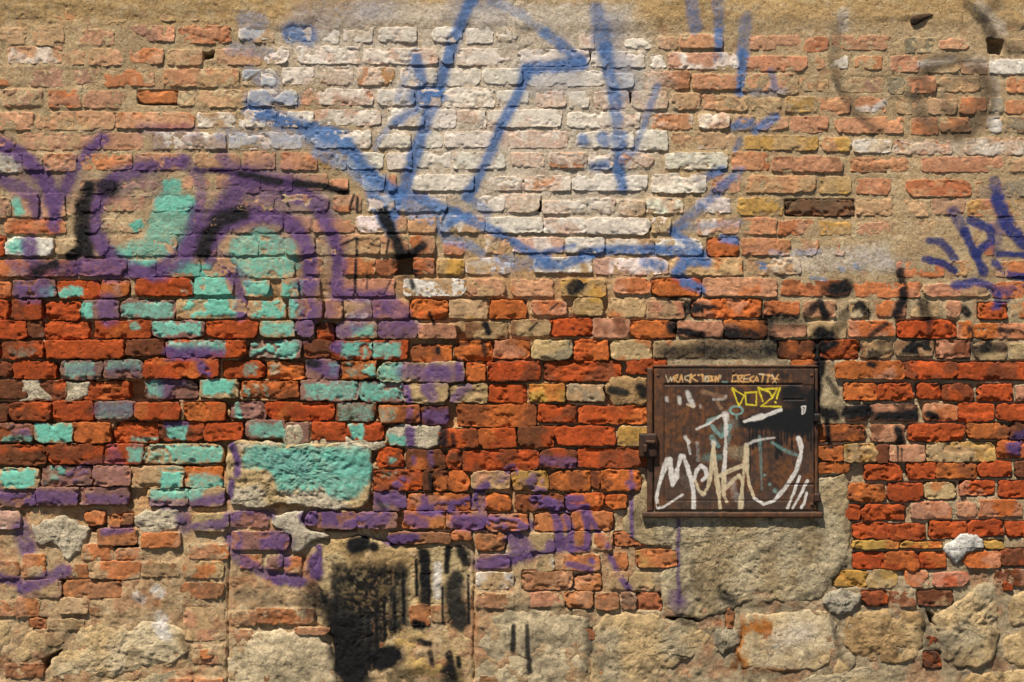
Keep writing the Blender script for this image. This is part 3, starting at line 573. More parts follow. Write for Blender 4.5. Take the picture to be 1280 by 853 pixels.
bk(14, [(850, 670), (890, 770)], .8, (320, 213, .25)); bk(14, [(880, 200), (930, 280)], .2, (320, 213, .25)); bk(10, [(960, 190), (925, 265)], .8, (320, 213, .25)); bk(14, [(120, 110), (165, 180)], .7, (320, 213, .25)); bk(30, [(1150, 770), (1160, 810)], .7, (320, 213, .25)); bk(8, [(670, 555), (640, 620)], .8, (320, 213, .25)); bk(20, [(775, 555), (785, 585)], .9, (320, 213, .25))
bk(60, [(300, 600), (350, 560)], .75, (640, 213, .25), c='black'); bk(8, [(190, 700), (230, 665)], .8, (640, 213, .25)); bk(12, [(85, 800), (125, 765)], .8, (640, 213, .25)); bk(30, [(310, 785), (340, 785)], .7, (640, 213, .25)); bk(40, [(790, 790), (800, 800)], .7, (640, 213, .25))
bk(20, [(1135, 10), (1148, 80)], .9, B3); bk(36, [(940, 455), (935, 515)], .9, B3); bk(20, [(985, 470), (990, 520)], .8, B3); bk(24, [(910, 40), (912, 60)], .8, B3); bk(20, [(870, 670), (878, 740)], .6, B3); bk(40, [(270, 110), (300, 120)], .8, B3); bk(16, [(1000, 20), (1060, 20)], .5, B3)
bk(50, [(925, 240), (950, 260)], .5, A3); bk(20, [(610, 800), (640, 845)], .5, B3)
# soot on the lower patch
area(V8, 'black', [(1010, 345), (1080, 355), (1130, 350), (1255, 345), (1240, 470), (1190, 480), (1260, 545), (1190, 580), (1160, 640), (1110, 690), (1050, 700), (1030, 570), (1005, 500)], a=.86, edge=9, wear=.46, warp=1.5)
for xx, ya, yb, aa in ((1025, 400, 560, .6), (1050, 500, 700, .7), (1075, 500, 730, .6), (1100, 520, 690, .6), (1130, 520, 640, .55), (1160, 520, 620, .5), (1210, 440, 560, .5), (1240, 380, 540, .5)): bk(26, [(xx, ya), (xx + 3, yb)], aa, V8, c='soot', wear=1.0, soft=.9)
bk(90, [(1060, 560), (1080, 660), (1090, 730)], .7, V8, wear=.3); bk(70, [(960, 480), (1000, 480)], .5, V8)
bk(46, [(835, 210), (845, 330), (845, 450)], .9, B4); bk(24, [(960, 190), (950, 300)], .9, B4); bk(90, [(1000, 340), (985, 430), (1020, 540)], .85, B4, c='soot'); bk(50, [(1030, 200), (1050, 250)], .6, B4, wear=.5); bk(30, [(965, 710), (975, 780)], .8, B4, wear=1.0); bk(18, [(1010, 730), (1015, 770)], .7, B4, wear=1.0); bk(26, [(820, 650), (865, 660)], .7, B4, wear=1.0); bk(20, [(870, 700), (880, 760)], .6, B4, wear=1.0)
for xx, ya, yb in ((400, 430, 800), (440, 500, 840), (480, 520, 800), (520, 480, 852), (560, 520, 780), (600, 480, 700), (640, 450, 640), (690, 420, 600), (735, 300, 560), (800, 240, 420), (860, 220, 470), (930, 380, 560), (1060, 320, 560)): bk(11, [(xx, ya), (xx + 4, yb)], .75, B4, wear=.4, soft=.5); bk(60, [(620, 740), (690, 720)], .6, B4, wear=.4); bk(40, [(490, 170), (530, 160)], .8, B4); bk(20, [(580, 175), (590, 180)], .8, B4)
bk(60, [(280, 380), (330, 450)], .5, B4, wear=.45); bk(80, [(700, 820), (1000, 830)], .3, B4, c='soot'); bk(40, [(800, 560), (830, 565)], .8, B4); bk(60, [(960, 800), (970, 850)], .5, B4)
stroke(B4, 'white', 44, [(905, 270), (905, 420)], .6)
bk(20, [(10, 570), (5, 700)], .7, C4, c='soot', wear=.4); bk(22, [(75, 570), (80, 700), (90, 800)], .6, C4, c='soot', wear=.4)
# stains and drips of lime
for p in [(420, 455), (478, 438), (490, 520), (485, 545), (500, 570)]: stroke(V8, 'white', 34, [p, (p[0] + 12, p[1] + 10)], .85, .6, .5)
area(D4, 'rust', [(-135, 525), (-40, 515), (-30, 600), (-60, 700), (-30, 800), (-165, 785), (-130, 650)], .8, 9, .4, 2.5); area(D4, 'drust', [(-135, 560), (-100, 560), (-110, 700), (-100, 790), (-160, 785)], .6, 6, .4, 2.0); stroke(D4, 'rust', 30, [(-60, 790), (140, 800)], .5, .8, .3)
stroke(D4, 'white', 120, [(40, 640), (180, 600)], .25, .9, .4)

for p, wd, a in (([(832, 768), (870, 780), (930, 758), (1000, 760)], 12, .55), ([(905, 745), (915, 752)], 14, .7), ([(600, 765), (680, 758), (740, 762)], 10, .35), ([(735, 770), (738, 810), (728, 845)], 10, .5), ([(1040, 770), (1050, 820)], 8, .5), ([(1155, 760), (1165, 830)], 16, .45), ([(1240, 790), (1250, 840)], 12, .5),
                 ([(50, 820), (75, 800), (100, 780)], 10, .5), ([(230, 800), (238, 830)], 10, .45), ([(900, 800), (930, 840), (1000, 845)], 14, .4), ([(1060, 700), (1040, 725), (1000, 750)], 10, .5), ([(640, 800), (700, 845)], 30, .25), ([(300, 745), (340, 752)], 16, .4), ([(1170, 810), (1200, 835)], 30, .4), ([(960, 690), (1020, 665)], 40, .2), ([(860, 730), (900, 745)], 40, .25)):
    stroke(AB, 'soot', wd, p, a, .8, .4)

def paint_at(x, y):
    fx = np.clip(np.asarray(x) - PW0 - .5, 0, PWN - 1.001); fy = np.clip(np.asarray(y) - PH0 - .5, 0, PHN - 1.001)
    ix = fx.astype(int); iy = fy.astype(int); tx = fx - ix; ty = fy - iy
    def S(R):
        a = tx[..., None] if R.ndim == 3 else tx; b = ty[..., None] if R.ndim == 3 else ty
        return (R[iy, ix] * (1 - a) + R[iy, ix + 1] * a) * (1 - b) + (R[iy + 1, ix] * (1 - a) + R[iy + 1, ix + 1] * a) * b
    inb = ((x > PW0) & (x < PW0 + PWN) & (y > PH0) & (y < PH0 + PHN)).astype(float)
    A = S(pal)
    return S(prgb), A * inb

# ------------------------------------------------------------------ materials
def mat(name, rough=.92, bump=.5, vary=.3, spec=.15, paint_rough=.6, pits=.4, cracks=.6, flake=1.25, pitsc=240.0):
    m = bpy.data.materials.new(name); m.use_nodes = True
    t = m.node_tree; n = t.nodes; L = t.links; n.clear()
    out = n.new("ShaderNodeOutputMaterial"); bs = n.new("ShaderNodeBsdfPrincipled"); L.new(bs.outputs[0], out.inputs[0])
    def attr(nm):
        q = n.new("ShaderNodeAttribute"); q.attribute_name = nm; return q
    col, pnt, lime = attr("Col"), attr("Paint"), attr("Lime")
    geo = n.new("ShaderNodeNewGeometry")
    def noise(sc, det, rgh=.6, vec=None):
        q = n.new("ShaderNodeTexNoise"); q.inputs["Scale"].default_value = sc; q.inputs["Detail"].default_value = det; q.inputs["Roughness"].default_value = rgh
        L.new(vec if vec is not None else geo.outputs["Position"], q.inputs["Vector"]); return q.outputs[0]
    def math_(op, a, b=None, c=None):
        q = n.new("ShaderNodeMath"); q.operation = op
        for k, v in enumerate((a, b, c)):
            if v is None: continue
            if isinstance(v, (int, float)): q.inputs[k].default_value = v
            else: L.new(v, q.inputs[k])
        return q.outputs[0]
    def rng(src, a, b, c, d, smooth=False):
        q = n.new("ShaderNodeMapRange"); q.inputs[1].default_value = a; q.inputs[2].default_value = b; q.inputs[3].default_value = c; q.inputs[4].default_value = d
        if smooth: q.interpolation_type = 'SMOOTHSTEP'
        L.new(src, q.inputs[0]); return q.outputs[0]
    def mix(f, a, b):
        q = n.new("ShaderNodeMix"); q.data_type = 'RGBA'
        if isinstance(f, float): q.inputs[0].default_value = f
        else: L.new(f, q.inputs[0])
        L.new(a, q.inputs[6]); L.new(b, q.inputs[7]); return q.outputs[2]
    def scale(c, f):
        q = n.new("ShaderNodeVectorMath"); q.operation = 'SCALE'; L.new(c, q.inputs[0]); L.new(f, q.inputs["Scale"]); return q.outputs[0]
    nf = noise(430, 4, .75); nm = noise(90, 6, .72); nc = noise(28, 4, .65)
    comb = math_('ADD', math_('MULTIPLY', nf, .45), math_('MULTIPLY', nm, .55))
    dev = math_('SUBTRACT', comb, .5)
    fm = rng(math_('MULTIPLY_ADD', dev, 1.6, col.outputs["Alpha"]), .40, .56, 0, 1, True)
    pa = pnt.outputs["Alpha"]
    pe = math_('MULTIPLY', math_('MULTIPLY', pa, math_('SUBTRACT', 1.12, pa)), flake * 6.5)
    pm = rng(math_('MULTIPLY_ADD', dev, pe, pa), .06, .96, 0, 1)
    base = mix(fm, col.outputs["Color"], lime.outputs["Color"])
    v1 = rng(nm, .28, .72, 1 - vary, 1 + vary); v2 = rng(nf, .3, .7, 1 - vary * .9, 1 + vary * .9)
    base = scale(base, math_('MULTIPLY', v1, v2))
    pitn = noise(pitsc, 2, .5); pit = rng(pitn, .60, .68, 0, 1, True)
    base = scale(base, rng(pit, 0, 1, 1, 1 - pits * .55))
    # hairline cracks
    dv = n.new("ShaderNodeVectorMath"); dv.operation = 'MULTIPLY_ADD'
    nz3 = n.new("ShaderNodeTexNoise"); nz3.inputs["Scale"].default_value = 45; nz3.inputs["Detail"].default_value = 5; L.new(geo.outputs["Position"], nz3.inputs["Vector"])
    L.new(nz3.outputs["Color"], dv.inputs[0]); dv.inputs[1].default_value = (.045, .045, .045); L.new(geo.outputs["Position"], dv.inputs[2])
    vo = n.new("ShaderNodeTexVoronoi"); vo.feature = 'DISTANCE_TO_EDGE'; vo.inputs["Scale"].default_value = 17; L.new(dv.outputs[0], vo.inputs["Vector"])
    ck = math_('MULTIPLY', rng(vo.outputs["Distance"], .0, .035, 1, 0), rng(nc, .50, .60, 0, cracks, True))
    base = scale(base, rng(ck, 0, 1, 1, .5))
    pcol = scale(pnt.outputs["Color"], rng(nm, .28, .72, .80, 1.22))
    full = mix(pm, base, pcol)
    L.new(full, bs.inputs["Base Color"])
    L.new(rng(pm, 0, 1, rough, paint_rough), bs.inputs["Roughness"])
    bs.inputs["Specular IOR Level"].default_value = spec
    h = math_('ADD', math_('MULTIPLY', nm, 1.0), math_('MULTIPLY', nf, .45))
    h = math_('MULTIPLY_ADD', pit, -.42 * (pits + .2), h)
    h = math_('MULTIPLY_ADD', ck, -.7, h)
    h = math_('MULTIPLY_ADD', pm, .10, h); h = math_('MULTIPLY_ADD', fm, .22, h)
    bp = n.new("ShaderNodeBump"); bp.inputs["Strength"].default_value = bump; bp.inputs["Distance"].default_value = .005
    L.new(h, bp.inputs["Height"]); L.new(bp.outputs[0], bs.inputs["Normal"])
    return m

M_BRICK = mat("brick_clay", .93, .55, .28, pits=.5, cracks=.7)
M_MORT = mat("lime_mortar", .96, 1.0, .30, pits=.7, cracks=.7)
M_CEM = mat("cement_render", .95, 1.0, .22, pits=1.0, cracks=.8, pitsc=190.0)
M_STONE = mat("rubble_stone", .95, 1.0, .28, pits=.6, cracks=1.0)
M_RUST = mat("rusted_painted_steel", .62, .22, .20, spec=.35, paint_rough=.5, pits=.5, cracks=.0, flake=.9)

# ------------------------------------------------------------------ mesh building
def put_cols(me, C):
    C = np.asarray(C, np.float32)
    if C.shape[1] == 4: C = np.concatenate([C, np.zeros((len(C), 8), np.float32)], 1); C[:, 3] = 0
    for k, nm in enumerate(("Col", "Paint", "Lime")):
        ca = me.color_attributes.new(nm, 'FLOAT_COLOR', 'POINT')
        ca.data.foreach_set("color", np.ascontiguousarray(C[:, 4 * k:4 * k + 4]).ravel())

def mesh_obj(name, V, F, C, m, parent=None, origin=(0, 0, 0)):
    """V (n,3) world, F (k,4) int quads, C (n,4) linear colour + paint amount"""
    me = bpy.data.meshes.new(name)
    V = np.asarray(V, np.float32) - np.asarray(origin, np.float32)
    F = np.asarray(F, np.int32)
    me.vertices.add(len(V)); me.vertices.foreach_set("co", V.ravel())
    k, nv = F.shape
    me.loops.add(k * nv); me.loops.foreach_set("vertex_index", F.ravel())
    me.polygons.add(k); me.polygons.foreach_set("loop_start", np.arange(k, dtype=np.int32) * nv)
    try: me.polygons.foreach_set("loop_total", np.full(k, nv, np.int32))
    except Exception: pass
    me.polygons.foreach_set("use_smooth", np.ones(k, bool))
    put_cols(me, C)
    me.materials.append(m)
    me.update(calc_edges=True)
    o = bpy.data.objects.new(name, me); SC.collection.objects.link(o)
    o.location = origin
    if parent is not None: o.parent = parent
    return o

def grid_faces(nx, ny):
    i = np.arange(nx - 1)[None, :] + np.arange(ny - 1)[:, None] * nx
    i = i.ravel()
    return np.stack([i, i + nx, i + nx + 1, i + 1], 1)     # rows run downwards: normal towards -Y

def mortar_col(x, y, s=0):
    a = fbm(x, y, 60, 201, 3); b = fbm(x, y, 9, 202, 3)
    khaki, peach, grey, ochre = lin((186, 158, 120)) * KALB, lin((192, 150, 106)) * KALB, lin((172, 152, 120)) * KALB, lin((192, 158, 110)) * KALB
    low = sstep(300, 360, y) * sstep(900, 700, x) * (1 - .8 * sstep(630, 680, y))
    right = sstep(330, 450, y) * sstep(700, 900, x)
    top = sstep(45, 15, y + (a - .5) * 30)
    c = khaki[None] * np.ones(x.shape + (1,))
    for wgt, col in ((low, peach), (right, grey), (top, ochre)):
        c = c * (1 - wgt[..., None]) + col * wgt[..., None]
    lig = sstep(.5, .75, b)[..., None] * .4
    c = c * (1 - lig) + lin((206, 186, 150)) * KALB * lig
    return c * (0.78 + .44 * a)[..., None]

def with_paint(c, x, y, k=1.0, cap=1.0):
    rgb, a = paint_at(x, y)
    a = np.clip(a * k, 0, cap)
    c = c * (1 - a[..., None]) + rgb * a[..., None]
    return pack(c, rgb, a)

def pack(c, rgb, a, film=None, mort=None):
    z = np.zeros(c.shape[:-1] + (1,))
    return np.concatenate([c, z if film is None else film[..., None], rgb, a[..., None], c if mort is None else mort, z], -1)

def smear_mask(x, y):
    n = fbm(x, y, 22, 301, 3) * .6 + fbm(x, y, 6, 302, 2) * .4
    return n

def dust_c(d): return np.asarray(d)[..., None] if np.ndim(d) else d

def brick_arrays(b, sp, seed):
    cx, cy, hw, hh, code, sm, h0, inside, rr = b
    nx = max(4, int(math.ceil(2 * hw / sp)) + 1); ny = max(4, int(math.ceil(2 * hh / sp)) + 1)
    def ax(h, n):
        e = .8 / h
        return np.concatenate([[-1, -1 + e * .5], np.linspace(-1 + e * 1.3, 1 - e * 1.3, n), [1 - e * .5, 1]])
    u, v = np.meshgrid(ax(hw, nx), ax(hh, ny)); nx += 4; ny += 4
    r = np.random.default_rng(seed)
    hw += .7; hh += .75
    cr = r.uniform(.6, 2.0); p = 6
    q = np.abs(u * v) ** p * cr
    x = hw * u - np.sign(u) * q; y = hh * v - np.sign(v) * q
    # uneven outline
    wob = .9 if sm > 0.05 else 1.25
    ex = np.abs(u) ** 4; ey = np.abs(v) ** 3
    x += ex * (fbm(cx + u * hw, cy + v * hh, 9, seed % 977, 2) - .5) * 3.6 * wob
    y += ey * (fbm(cx + u * hw, cy + v * hh, 11, seed % 991 + 7, 2) - .5) * 3.0 * wob
    x += ex * (fbm(cx + u * hw, cy + v * hh, 3.2, seed % 877, 2) - .5) * 2.2; y += ey * (fbm(cx + u * hw, cy + v * hh, 3.2, seed % 787 + 3, 2) - .5) * 2.0
    # one or two broken corners
    for k in range(r.integers(0, 3)):
        su, sv = r.choice([-1, 1]), r.choice([-1, 1]); R = r.uniform(4, 10); am = r.uniform(.15, .5)
        dd = np.hypot(x - su * hw, (y - sv * hh)); f = np.clip(1 - dd / R, 0, 1)
        x -= su * f * R * am; y -= sv * f * R * am * .7
    an = r.normal(0, .006); x, y = x - y * an, y + x * an
    dx = hw * (1 - np.abs(u)); dy = hh * (1 - np.abs(v))
    R = r.uniform(.5, 1.2) if sm > .05 else r.uniform(.5, 1.5)
    flat = .55 if sm > .05 else 1.0
    tx = 1 - np.clip(dx / R, 0, 1); ty = 1 - np.clip(dy / R, 0, 1)
    dr = np.clip(np.hypot(tx, ty), 0, 1)
    drop = (1 - np.sqrt(1 - dr ** 2 * .96)) * R * PX
    X = cx + x; Y = cy + y
    d = np.minimum(dx, dy)
    so = float(r.uniform(0, 900))
    rk = (.0016 if sm < .05 else .0026) * r.uniform(.4, 1.6)
    rough = (fbm(X + so, Y, 13, 41, 3) - .5) * .0044 * r.uniform(.4, 1.5) + (fbm(X + so, Y, 4.5, 42, 3) - .5) * rk
    chip = sstep(.585, .64, fbm(X + so, Y, 11, 43, 3)) * sstep(7, 2, d + (fbm(X, Y, 5, 45, 2) - .5) * 5) * .007
    pit = sstep(.70, .85, fbm(X + so, Y, 4, 44, 2)) * .003
    tilt = (u * r.normal(0, .0011) + v * r.normal(0, .0008))
    spall = np.zeros_like(X)
    if r.random() < .42:
        fn = fbm(X * .8 + so, Y + so, 15, 46, 4, .45); th = r.uniform(.54, .62)
        spall = sstep(th, th + .02, fn) * sstep(th + .3, th + .1, fn)
    rough = rough * (.75 if sm > .05 else .85) - spall * r.uniform(.0025, .006) * flat; chip = chip * flat
    H = h0 + rough - drop - chip - pit + tilt
    if h0 < -.008 and inside: H += (fbm(X, Y * 2.2, 12, 47, 3) - .5) * .012
    # colour
    base = PAL[code[0]].copy(); c2 = PAL[code[1]] if len(code) > 1 else PAL[code[0]] * .78
    if sm > .05 and code[0] not in 'wkyg':
        fd = .55 * float(sstep(430, 270, cy)); base = base * (1 - fd) + lin((212, 160, 124)) * KALB * fd
    if cy > 645 and cx < 950 and code[0] in 'ropd':
        fd = .30 + .15 * float(sstep(680, 740, cy)); base = base * (1 - fd) + lin((186, 140, 98)) * KALB * fd; c2 = c2 * .7 + lin((178, 148, 106)) * KALB * .3
    base = base * r.uniform(.84, 1.12) * (1 + r.normal(0, .03, 3))
    n = fbm(X + so, Y + so, 20, 51, 3)
    mixw = sstep(.44, .62, n) * (.75 if len(code) > 1 else .5)
    c = base * (1 - mixw[..., None]) + c2 * mixw[..., None]
    n2 = fbm(X + so, Y, 7, 52, 3); c = c * (0.66 + .68 * n2)[..., None]
    bl_ = sstep(.66, .8, fbm(X + so, Y + 50, 9, 53, 2)) * .35; c = c * (1 - bl_[..., None]) + c * .45 * bl_[..., None]
    gr = sstep(.5, .7, fbm(X, Y, 46, 57, 3)) * .42 * float(sstep(330, 420, cy)); c = c * (1 - gr[..., None] * np.array([.55, .5, .4]))
    # limey edges and smeared mortar film
    mc = mortar_col(X, Y)
    ed = np.exp(-d / 2.0) * sstep(.45, .7, fbm(X + so, Y, 8, 54, 2)) * (.75 if sm > .05 else .4)
    film = sstep(.66 - sm * .55, .80 - sm * .45, smear_mask(X + so * 3, Y)) * min(1, sm * 2.2) * .85
    dust = .05 + .16 * sstep(340, 250, Y) if inside else .06
    c = c * (1 - dust_c(dust)) + mc * dust_c(dust)
    rgb, pa = paint_at(X, Y)
    pa = pa * (1 - .8 * spall); c = c * (1 - spall[..., None] * .3) + (PAL['o'] * .5 + base * .5) * spall[..., None] * .3
    C = pack(c, rgb, pa, np.clip(np.maximum(ed, film), 0, 1), mc)
    # skirt back into the wall
    idx = np.arange(nx * ny).reshape(ny, nx)
    loop = np.concatenate([idx[0, :-1], idx[:-1, -1], idx[-1, :0:-1], idx[:0:-1, 0]])
    V = np.stack([wx(X).ravel(), -H.ravel(), wz(Y).ravel()], 1)
    Cf = C.reshape(-1, 12)
    nb = len(V); F = grid_faces(nx, ny)
    rings = []; Cs = []
    for depth, kk in ((.008, .5), (.03, 0.0), (.115, 0.0)):
        W = V[loop].copy(); W[:, 1] = np.maximum(W[:, 1] + depth * .5, depth - h0); rings.append(W)
        cc = Cf[loop].copy(); raw = (base * .9 + mc.reshape(-1, 3)[loop] * .25) / 1.1
        cc[:, :3] = cc[:, :3] * kk + raw * (1 - kk); cc[:, 7] *= kk; cc[:, 3] *= kk; Cs.append(cc)
    prev = loop; m = len(loop); st = nb
    Fs = [F]
    for W in rings:
        cur = st + np.arange(m)
        Fs.append(np.stack([prev, np.roll(prev, -1), np.roll(cur, -1), cur], 1)); prev = cur; st += m
    return np.concatenate([V] + rings), np.concatenate(Fs), np.concatenate([Cf] + Cs)

def radial_arrays(poly, h0, dome, rough, sp, seed, colf, lip=3.0, rscale=14, wob=3.0, back=.05, pk=1.0, chk=2, drag=1.0):
    P = np.array(poly, float)
    for _ in range(chk):
        Q = np.roll(P, -1, 0); P = np.stack([P * .75 + Q * .25, P * .25 + Q * .75], 1).reshape(-1, 2)
    seg = np.linalg.norm(np.roll(P, -1, 0) - P, axis=1); s = np.concatenate([[0], np.cumsum(seg)]); n = max(16, int(s[-1] / sp))
    t = np.linspace(0, s[-1], n, endpoint=False)
    PP = np.concatenate([P, P[:1]])
    bx = np.interp(t, s, PP[:, 0]); by = np.interp(t, s, PP[:, 1])
    bx += (fbm(bx, by, 12, seed + 1, 3) - .5) * 2 * wob; by += (fbm(bx, by, 12, seed + 2, 3) - .5) * 2 * wob
    c0 = np.array([bx.mean(), by.mean()])
    Rm = np.hypot(bx - c0[0], by - c0[1]); nr = max(4, int(np.percentile(Rm, 80) / sp))
    rr = (np.arange(1, nr + 1) / nr)
    X = c0[0] + (bx - c0[0])[None] * rr[:, None]; Y = c0[1] + (by - c0[1])[None] * rr[:, None]
    X = np.concatenate([[c0[0]], X.ravel()]); Y = np.concatenate([[c0[1]], Y.ravel()])
    rad = np.concatenate([[0], np.repeat(rr, n)]); Rl = np.concatenate([[1e3], np.tile(Rm, nr)])
    d = Rl * (1 - rad)
    tl_ = 1 - np.clip(d / lip, 0, 1)
    nz = fbm(X / drag, Y, rscale, seed + 5, 4, .62) - .5; nz = nz + .35 * (np.abs(fbm(X, Y, rscale * .6, seed + 9, 3) - .5) * -2 + .3)
    rid = np.abs(fbm(X, Y, rscale * 2.2, seed + 6, 3) - .5) * 2
    H = h0 + dome * (1 - rad ** 2.4) + rough * nz * 2 - rough * .9 * (1 - rid) ** 4 - (1 - np.sqrt(1 - tl_ ** 2 * .98)) * lip * PX
    H -= sstep(.70, .85, fbm(X, Y, 4.0, seed + 8, 2)) * min(.003, rough * .4)
    C = with_paint(colf(X, Y), X, Y, pk)
    V = np.stack([wx(X), -H, wz(Y)], 1)
    F = []
    i = np.arange(n); j = (i + 1) % n
    for k in range(nr - 1):
        a = 1 + k * n; b = 1 + (k + 1) * n
        F.append(np.stack([a + i, a + j, b + j, b + i], 1))
    F.append(np.stack([np.zeros(n, int), 1 + j, 1 + i, 1 + i], 1)[:, [0, 1, 2, 2]])
    Vs = [V]; Cs = [C]; st = len(V); prev = 1 + (nr - 1) * n + i
    W = V[prev].copy(); W[:, 1] = np.maximum(W[:, 1] + .01, back); Vs.append(W); Cs.append(C[prev]); cur = st + i
    F.append(np.stack([prev, np.roll(prev, -1), np.roll(cur, -1), cur], 1))
    V = np.concatenate(Vs); C = np.concatenate(Cs); F = np.concatenate(F)
    return V, F, C, c0

def radial_obj(name, parent, m, *a, **k):
    V, F, C, c0 = radial_arrays(*a, **k)
    area2 = ((V[F[0, 1]] - V[F[0, 0]])[2] * (V[F[0, 2]] - V[F[0, 0]])[0] - (V[F[0, 1]] - V[F[0, 0]])[0] * (V[F[0, 2]] - V[F[0, 0]])[2])
    if area2 > 0: F = F[:, ::-1]
    tri = F[:, 0] == F[:, 1]
    tri |= F[:, 2] == F[:, 3]
    # centre fan triangles become their own faces
    me = bpy.data.meshes.new(name)
    org = np.array([wx(c0[0]), 0, wz(c0[1])])
    quads = F[~tri]; tr = F[tri]
    trl = []
    for f in tr:
        g = []
        for q in f:
            if q not in g: g.append(q)
        trl.append(g)
    tr = np.array(trl, np.int32)
    V = (V - org).astype(np.float32)
    me.vertices.add(len(V)); me.vertices.foreach_set("co", V.ravel())
    nl = quads.size + tr.size
    me.loops.add(nl); me.loops.foreach_set("vertex_index", np.concatenate([quads.ravel(), tr.ravel()]).astype(np.int32))
    ls = np.concatenate([np.arange(len(quads)) * 4, quads.size + np.arange(len(tr)) * 3]).astype(np.int32)
    me.polygons.add(len(ls)); me.polygons.foreach_set("loop_start", ls)
    me.polygons.foreach_set("use_smooth", np.ones(len(ls), bool))
    put_cols(me, C)
    me.materials.append(m); me.update(calc_edges=True)
    o = bpy.data.objects.new(name, me); SC.collection.objects.link(o); o.location = org; o.parent = parent
    return o

# ------------------------------------------------------------------ the ground in front of the wall
def simple_mat(name, c1, c2, scale, rough=.9, bump=.4, bdist=.01):
    m = bpy.data.materials.new(name); m.use_nodes = True
    t = m.node_tree; n = t.nodes; L = t.links; bs = n["Principled BSDF"]
    g = n.new("ShaderNodeNewGeometry"); q = n.new("ShaderNodeTexNoise"); q.inputs["Scale"].default_value = scale; q.inputs["Detail"].default_value = 8
    L.new(g.outputs["Position"], q.inputs["Vector"])
    r = n.new("ShaderNodeValToRGB"); r.color_ramp.elements[0].color = (*c1, 1); r.color_ramp.elements[1].color = (*c2, 1)
    r.color_ramp.elements[0].position = .35; r.color_ramp.elements[1].position = .68
    L.new(q.outputs[0], r.inputs[0]); L.new(r.outputs[0], bs.inputs["Base Color"]); bs.inputs["Roughness"].default_value = rough
    b = n.new("ShaderNodeBump"); b.inputs["Strength"].default_value = bump; b.inputs["Distance"].default_value = bdist
    L.new(q.outputs[0], b.inputs["Height"]); L.new(b.outputs[0], bs.inputs["Normal"])
    return m
gm = bpy.data.meshes.new("ground")
gm.from_pydata([(-60, -60, 0), (60, -60, 0), (60, 60, 0), (-60, 60, 0)], [], [(0, 1, 2, 3)])
gm.materials.append(simple_mat("worn_asphalt", (.045, .043, .04), (.085, .08, .072), 30))
go = bpy.data.objects.new("ground", gm); SC.collection.objects.link(go); go["kind"] = "structure"

# ------------------------------------------------------------------ the wall
wall = bpy.data.objects.new("brick_wall", None); SC.collection.objects.link(wall)
wall.empty_display_size = .2
wall["label"] = "weathered red brick wall sprayed with teal, purple and blue graffiti"
wall["category"] = "wall"
wall["kind"] = "thing"

# mortar bed, a sheet with real relief: fine where the photo looks, coarser past it
fine = 1.45
xs = np.concatenate([np.arange(XL, -14, 7.0), np.arange(-14, 1294, fine), np.arange(1294, XR + 1, 7.0)])
ys = np.concatenate([np.arange(YT, -14, 7.0), np.arange(-14, 867, fine), np.arange(867, YB + 1, 7.0), [YB + 2]])
MX, MY = np.meshgrid(xs, ys)
R0 = samp(rec, MX, MY)
lv = samp(lvl, MX, MY)
ampk = np.clip(R0 / .02, .0, 1)
H = lv + (fbm(MX, MY, 14, 101, 4) - .5) * (.0050 + .008 * ampk) + (fbm(MX, MY, 4, 102, 3) - .5) * (.0022 + .003 * ampk)
H += (fbm(MX, MY, 120, 103, 2) - .5) * .004
plast = sstep(40, 22, MY + (fbm(MX, MY, 30, 104, 2) - .5) * 26) * sstep(240, 330, MX + (fbm(MX, MY, 40, 105, 2) - .5) * 60)
plast = np.maximum(plast, sstep(24, 8, MY + (fbm(MX, MY, 30, 104, 2) - .5) * 20))
smooth_l = np.clip(1.25 - (((MX - 235) / 120) ** 4 + ((MY - 275) / 62) ** 4), 0, 1)     # rendered-over bricks under the left letter
smooth_r = np.clip(1.2 - (((MX - 1130) / 130) ** 4 + ((MY - 308) / 34) ** 4), 0, 1)
smooth_h = np.clip(1.2 - (((MX - 930) / 110) ** 4 + ((MY - 448) / 18) ** 4), 0, 1)
up = plast * .0055 + np.clip(smooth_l, 0, 1) * .0012 + np.clip(smooth_r, 0, 1) * .0025 + np.clip(smooth_h, 0, 1) * .004
H += up
# cracks: the old form lines low down, and a few wandering ones
for xc, y0, y1 in ((284.5, 690, 860), (592.5, 676, 850)):
    H -= np.exp(-((MX - xc - (fbm(MX, MY, 25, 110, 2) - .5) * 4) / 1.3) ** 2) * sstep(y0 - 6, y0 + 6, MY) * sstep(y1 + 6, y1 - 6, MY) * .014
cr = np.abs(fbm(MX, MY, 70, 111, 4, .6) - .5)
H -= np.exp(-(cr / .006) ** 2) * .0035 * sstep(.5, .6, fbm(MX, MY, 90, 112, 2))
foot = sstep(640, 760, MY)
H += foot * (.0025 + (fbm(MX, MY, 34, 121, 4, .55) - .5) * .022 + (fbm(MX, MY, 9, 122, 3) - .5) * .008)
H = np.minimum(H, .016)
MC = mortar_col(MX, MY)
bw = sstep(.55, .75, fbm(MX, MY, 26, 113, 3))[..., None] * .5
redust = lin((170, 112, 76)) * KALB
rmask = sstep(560, 680, MY)[..., None] * bw + sstep(.62, .8, fbm(MX, MY, 18, 114, 3))[..., None] * .35 * (1 - plast[..., None])
MC = MC * (1 - rmask) + redust * rmask
pk = 1 - .75 * sstep(.010, .034, -H)
rgb_, a_ = paint_at(MX, MY); a_ = a_ * pk
CC = pack(MC, rgb_, a_)
V = np.stack([wx(MX).ravel(), -H.ravel(), wz(MY).ravel()], 1)
MF = grid_faces(len(xs), len(ys))
hid = np.zeros((GH, GW), np.float32)
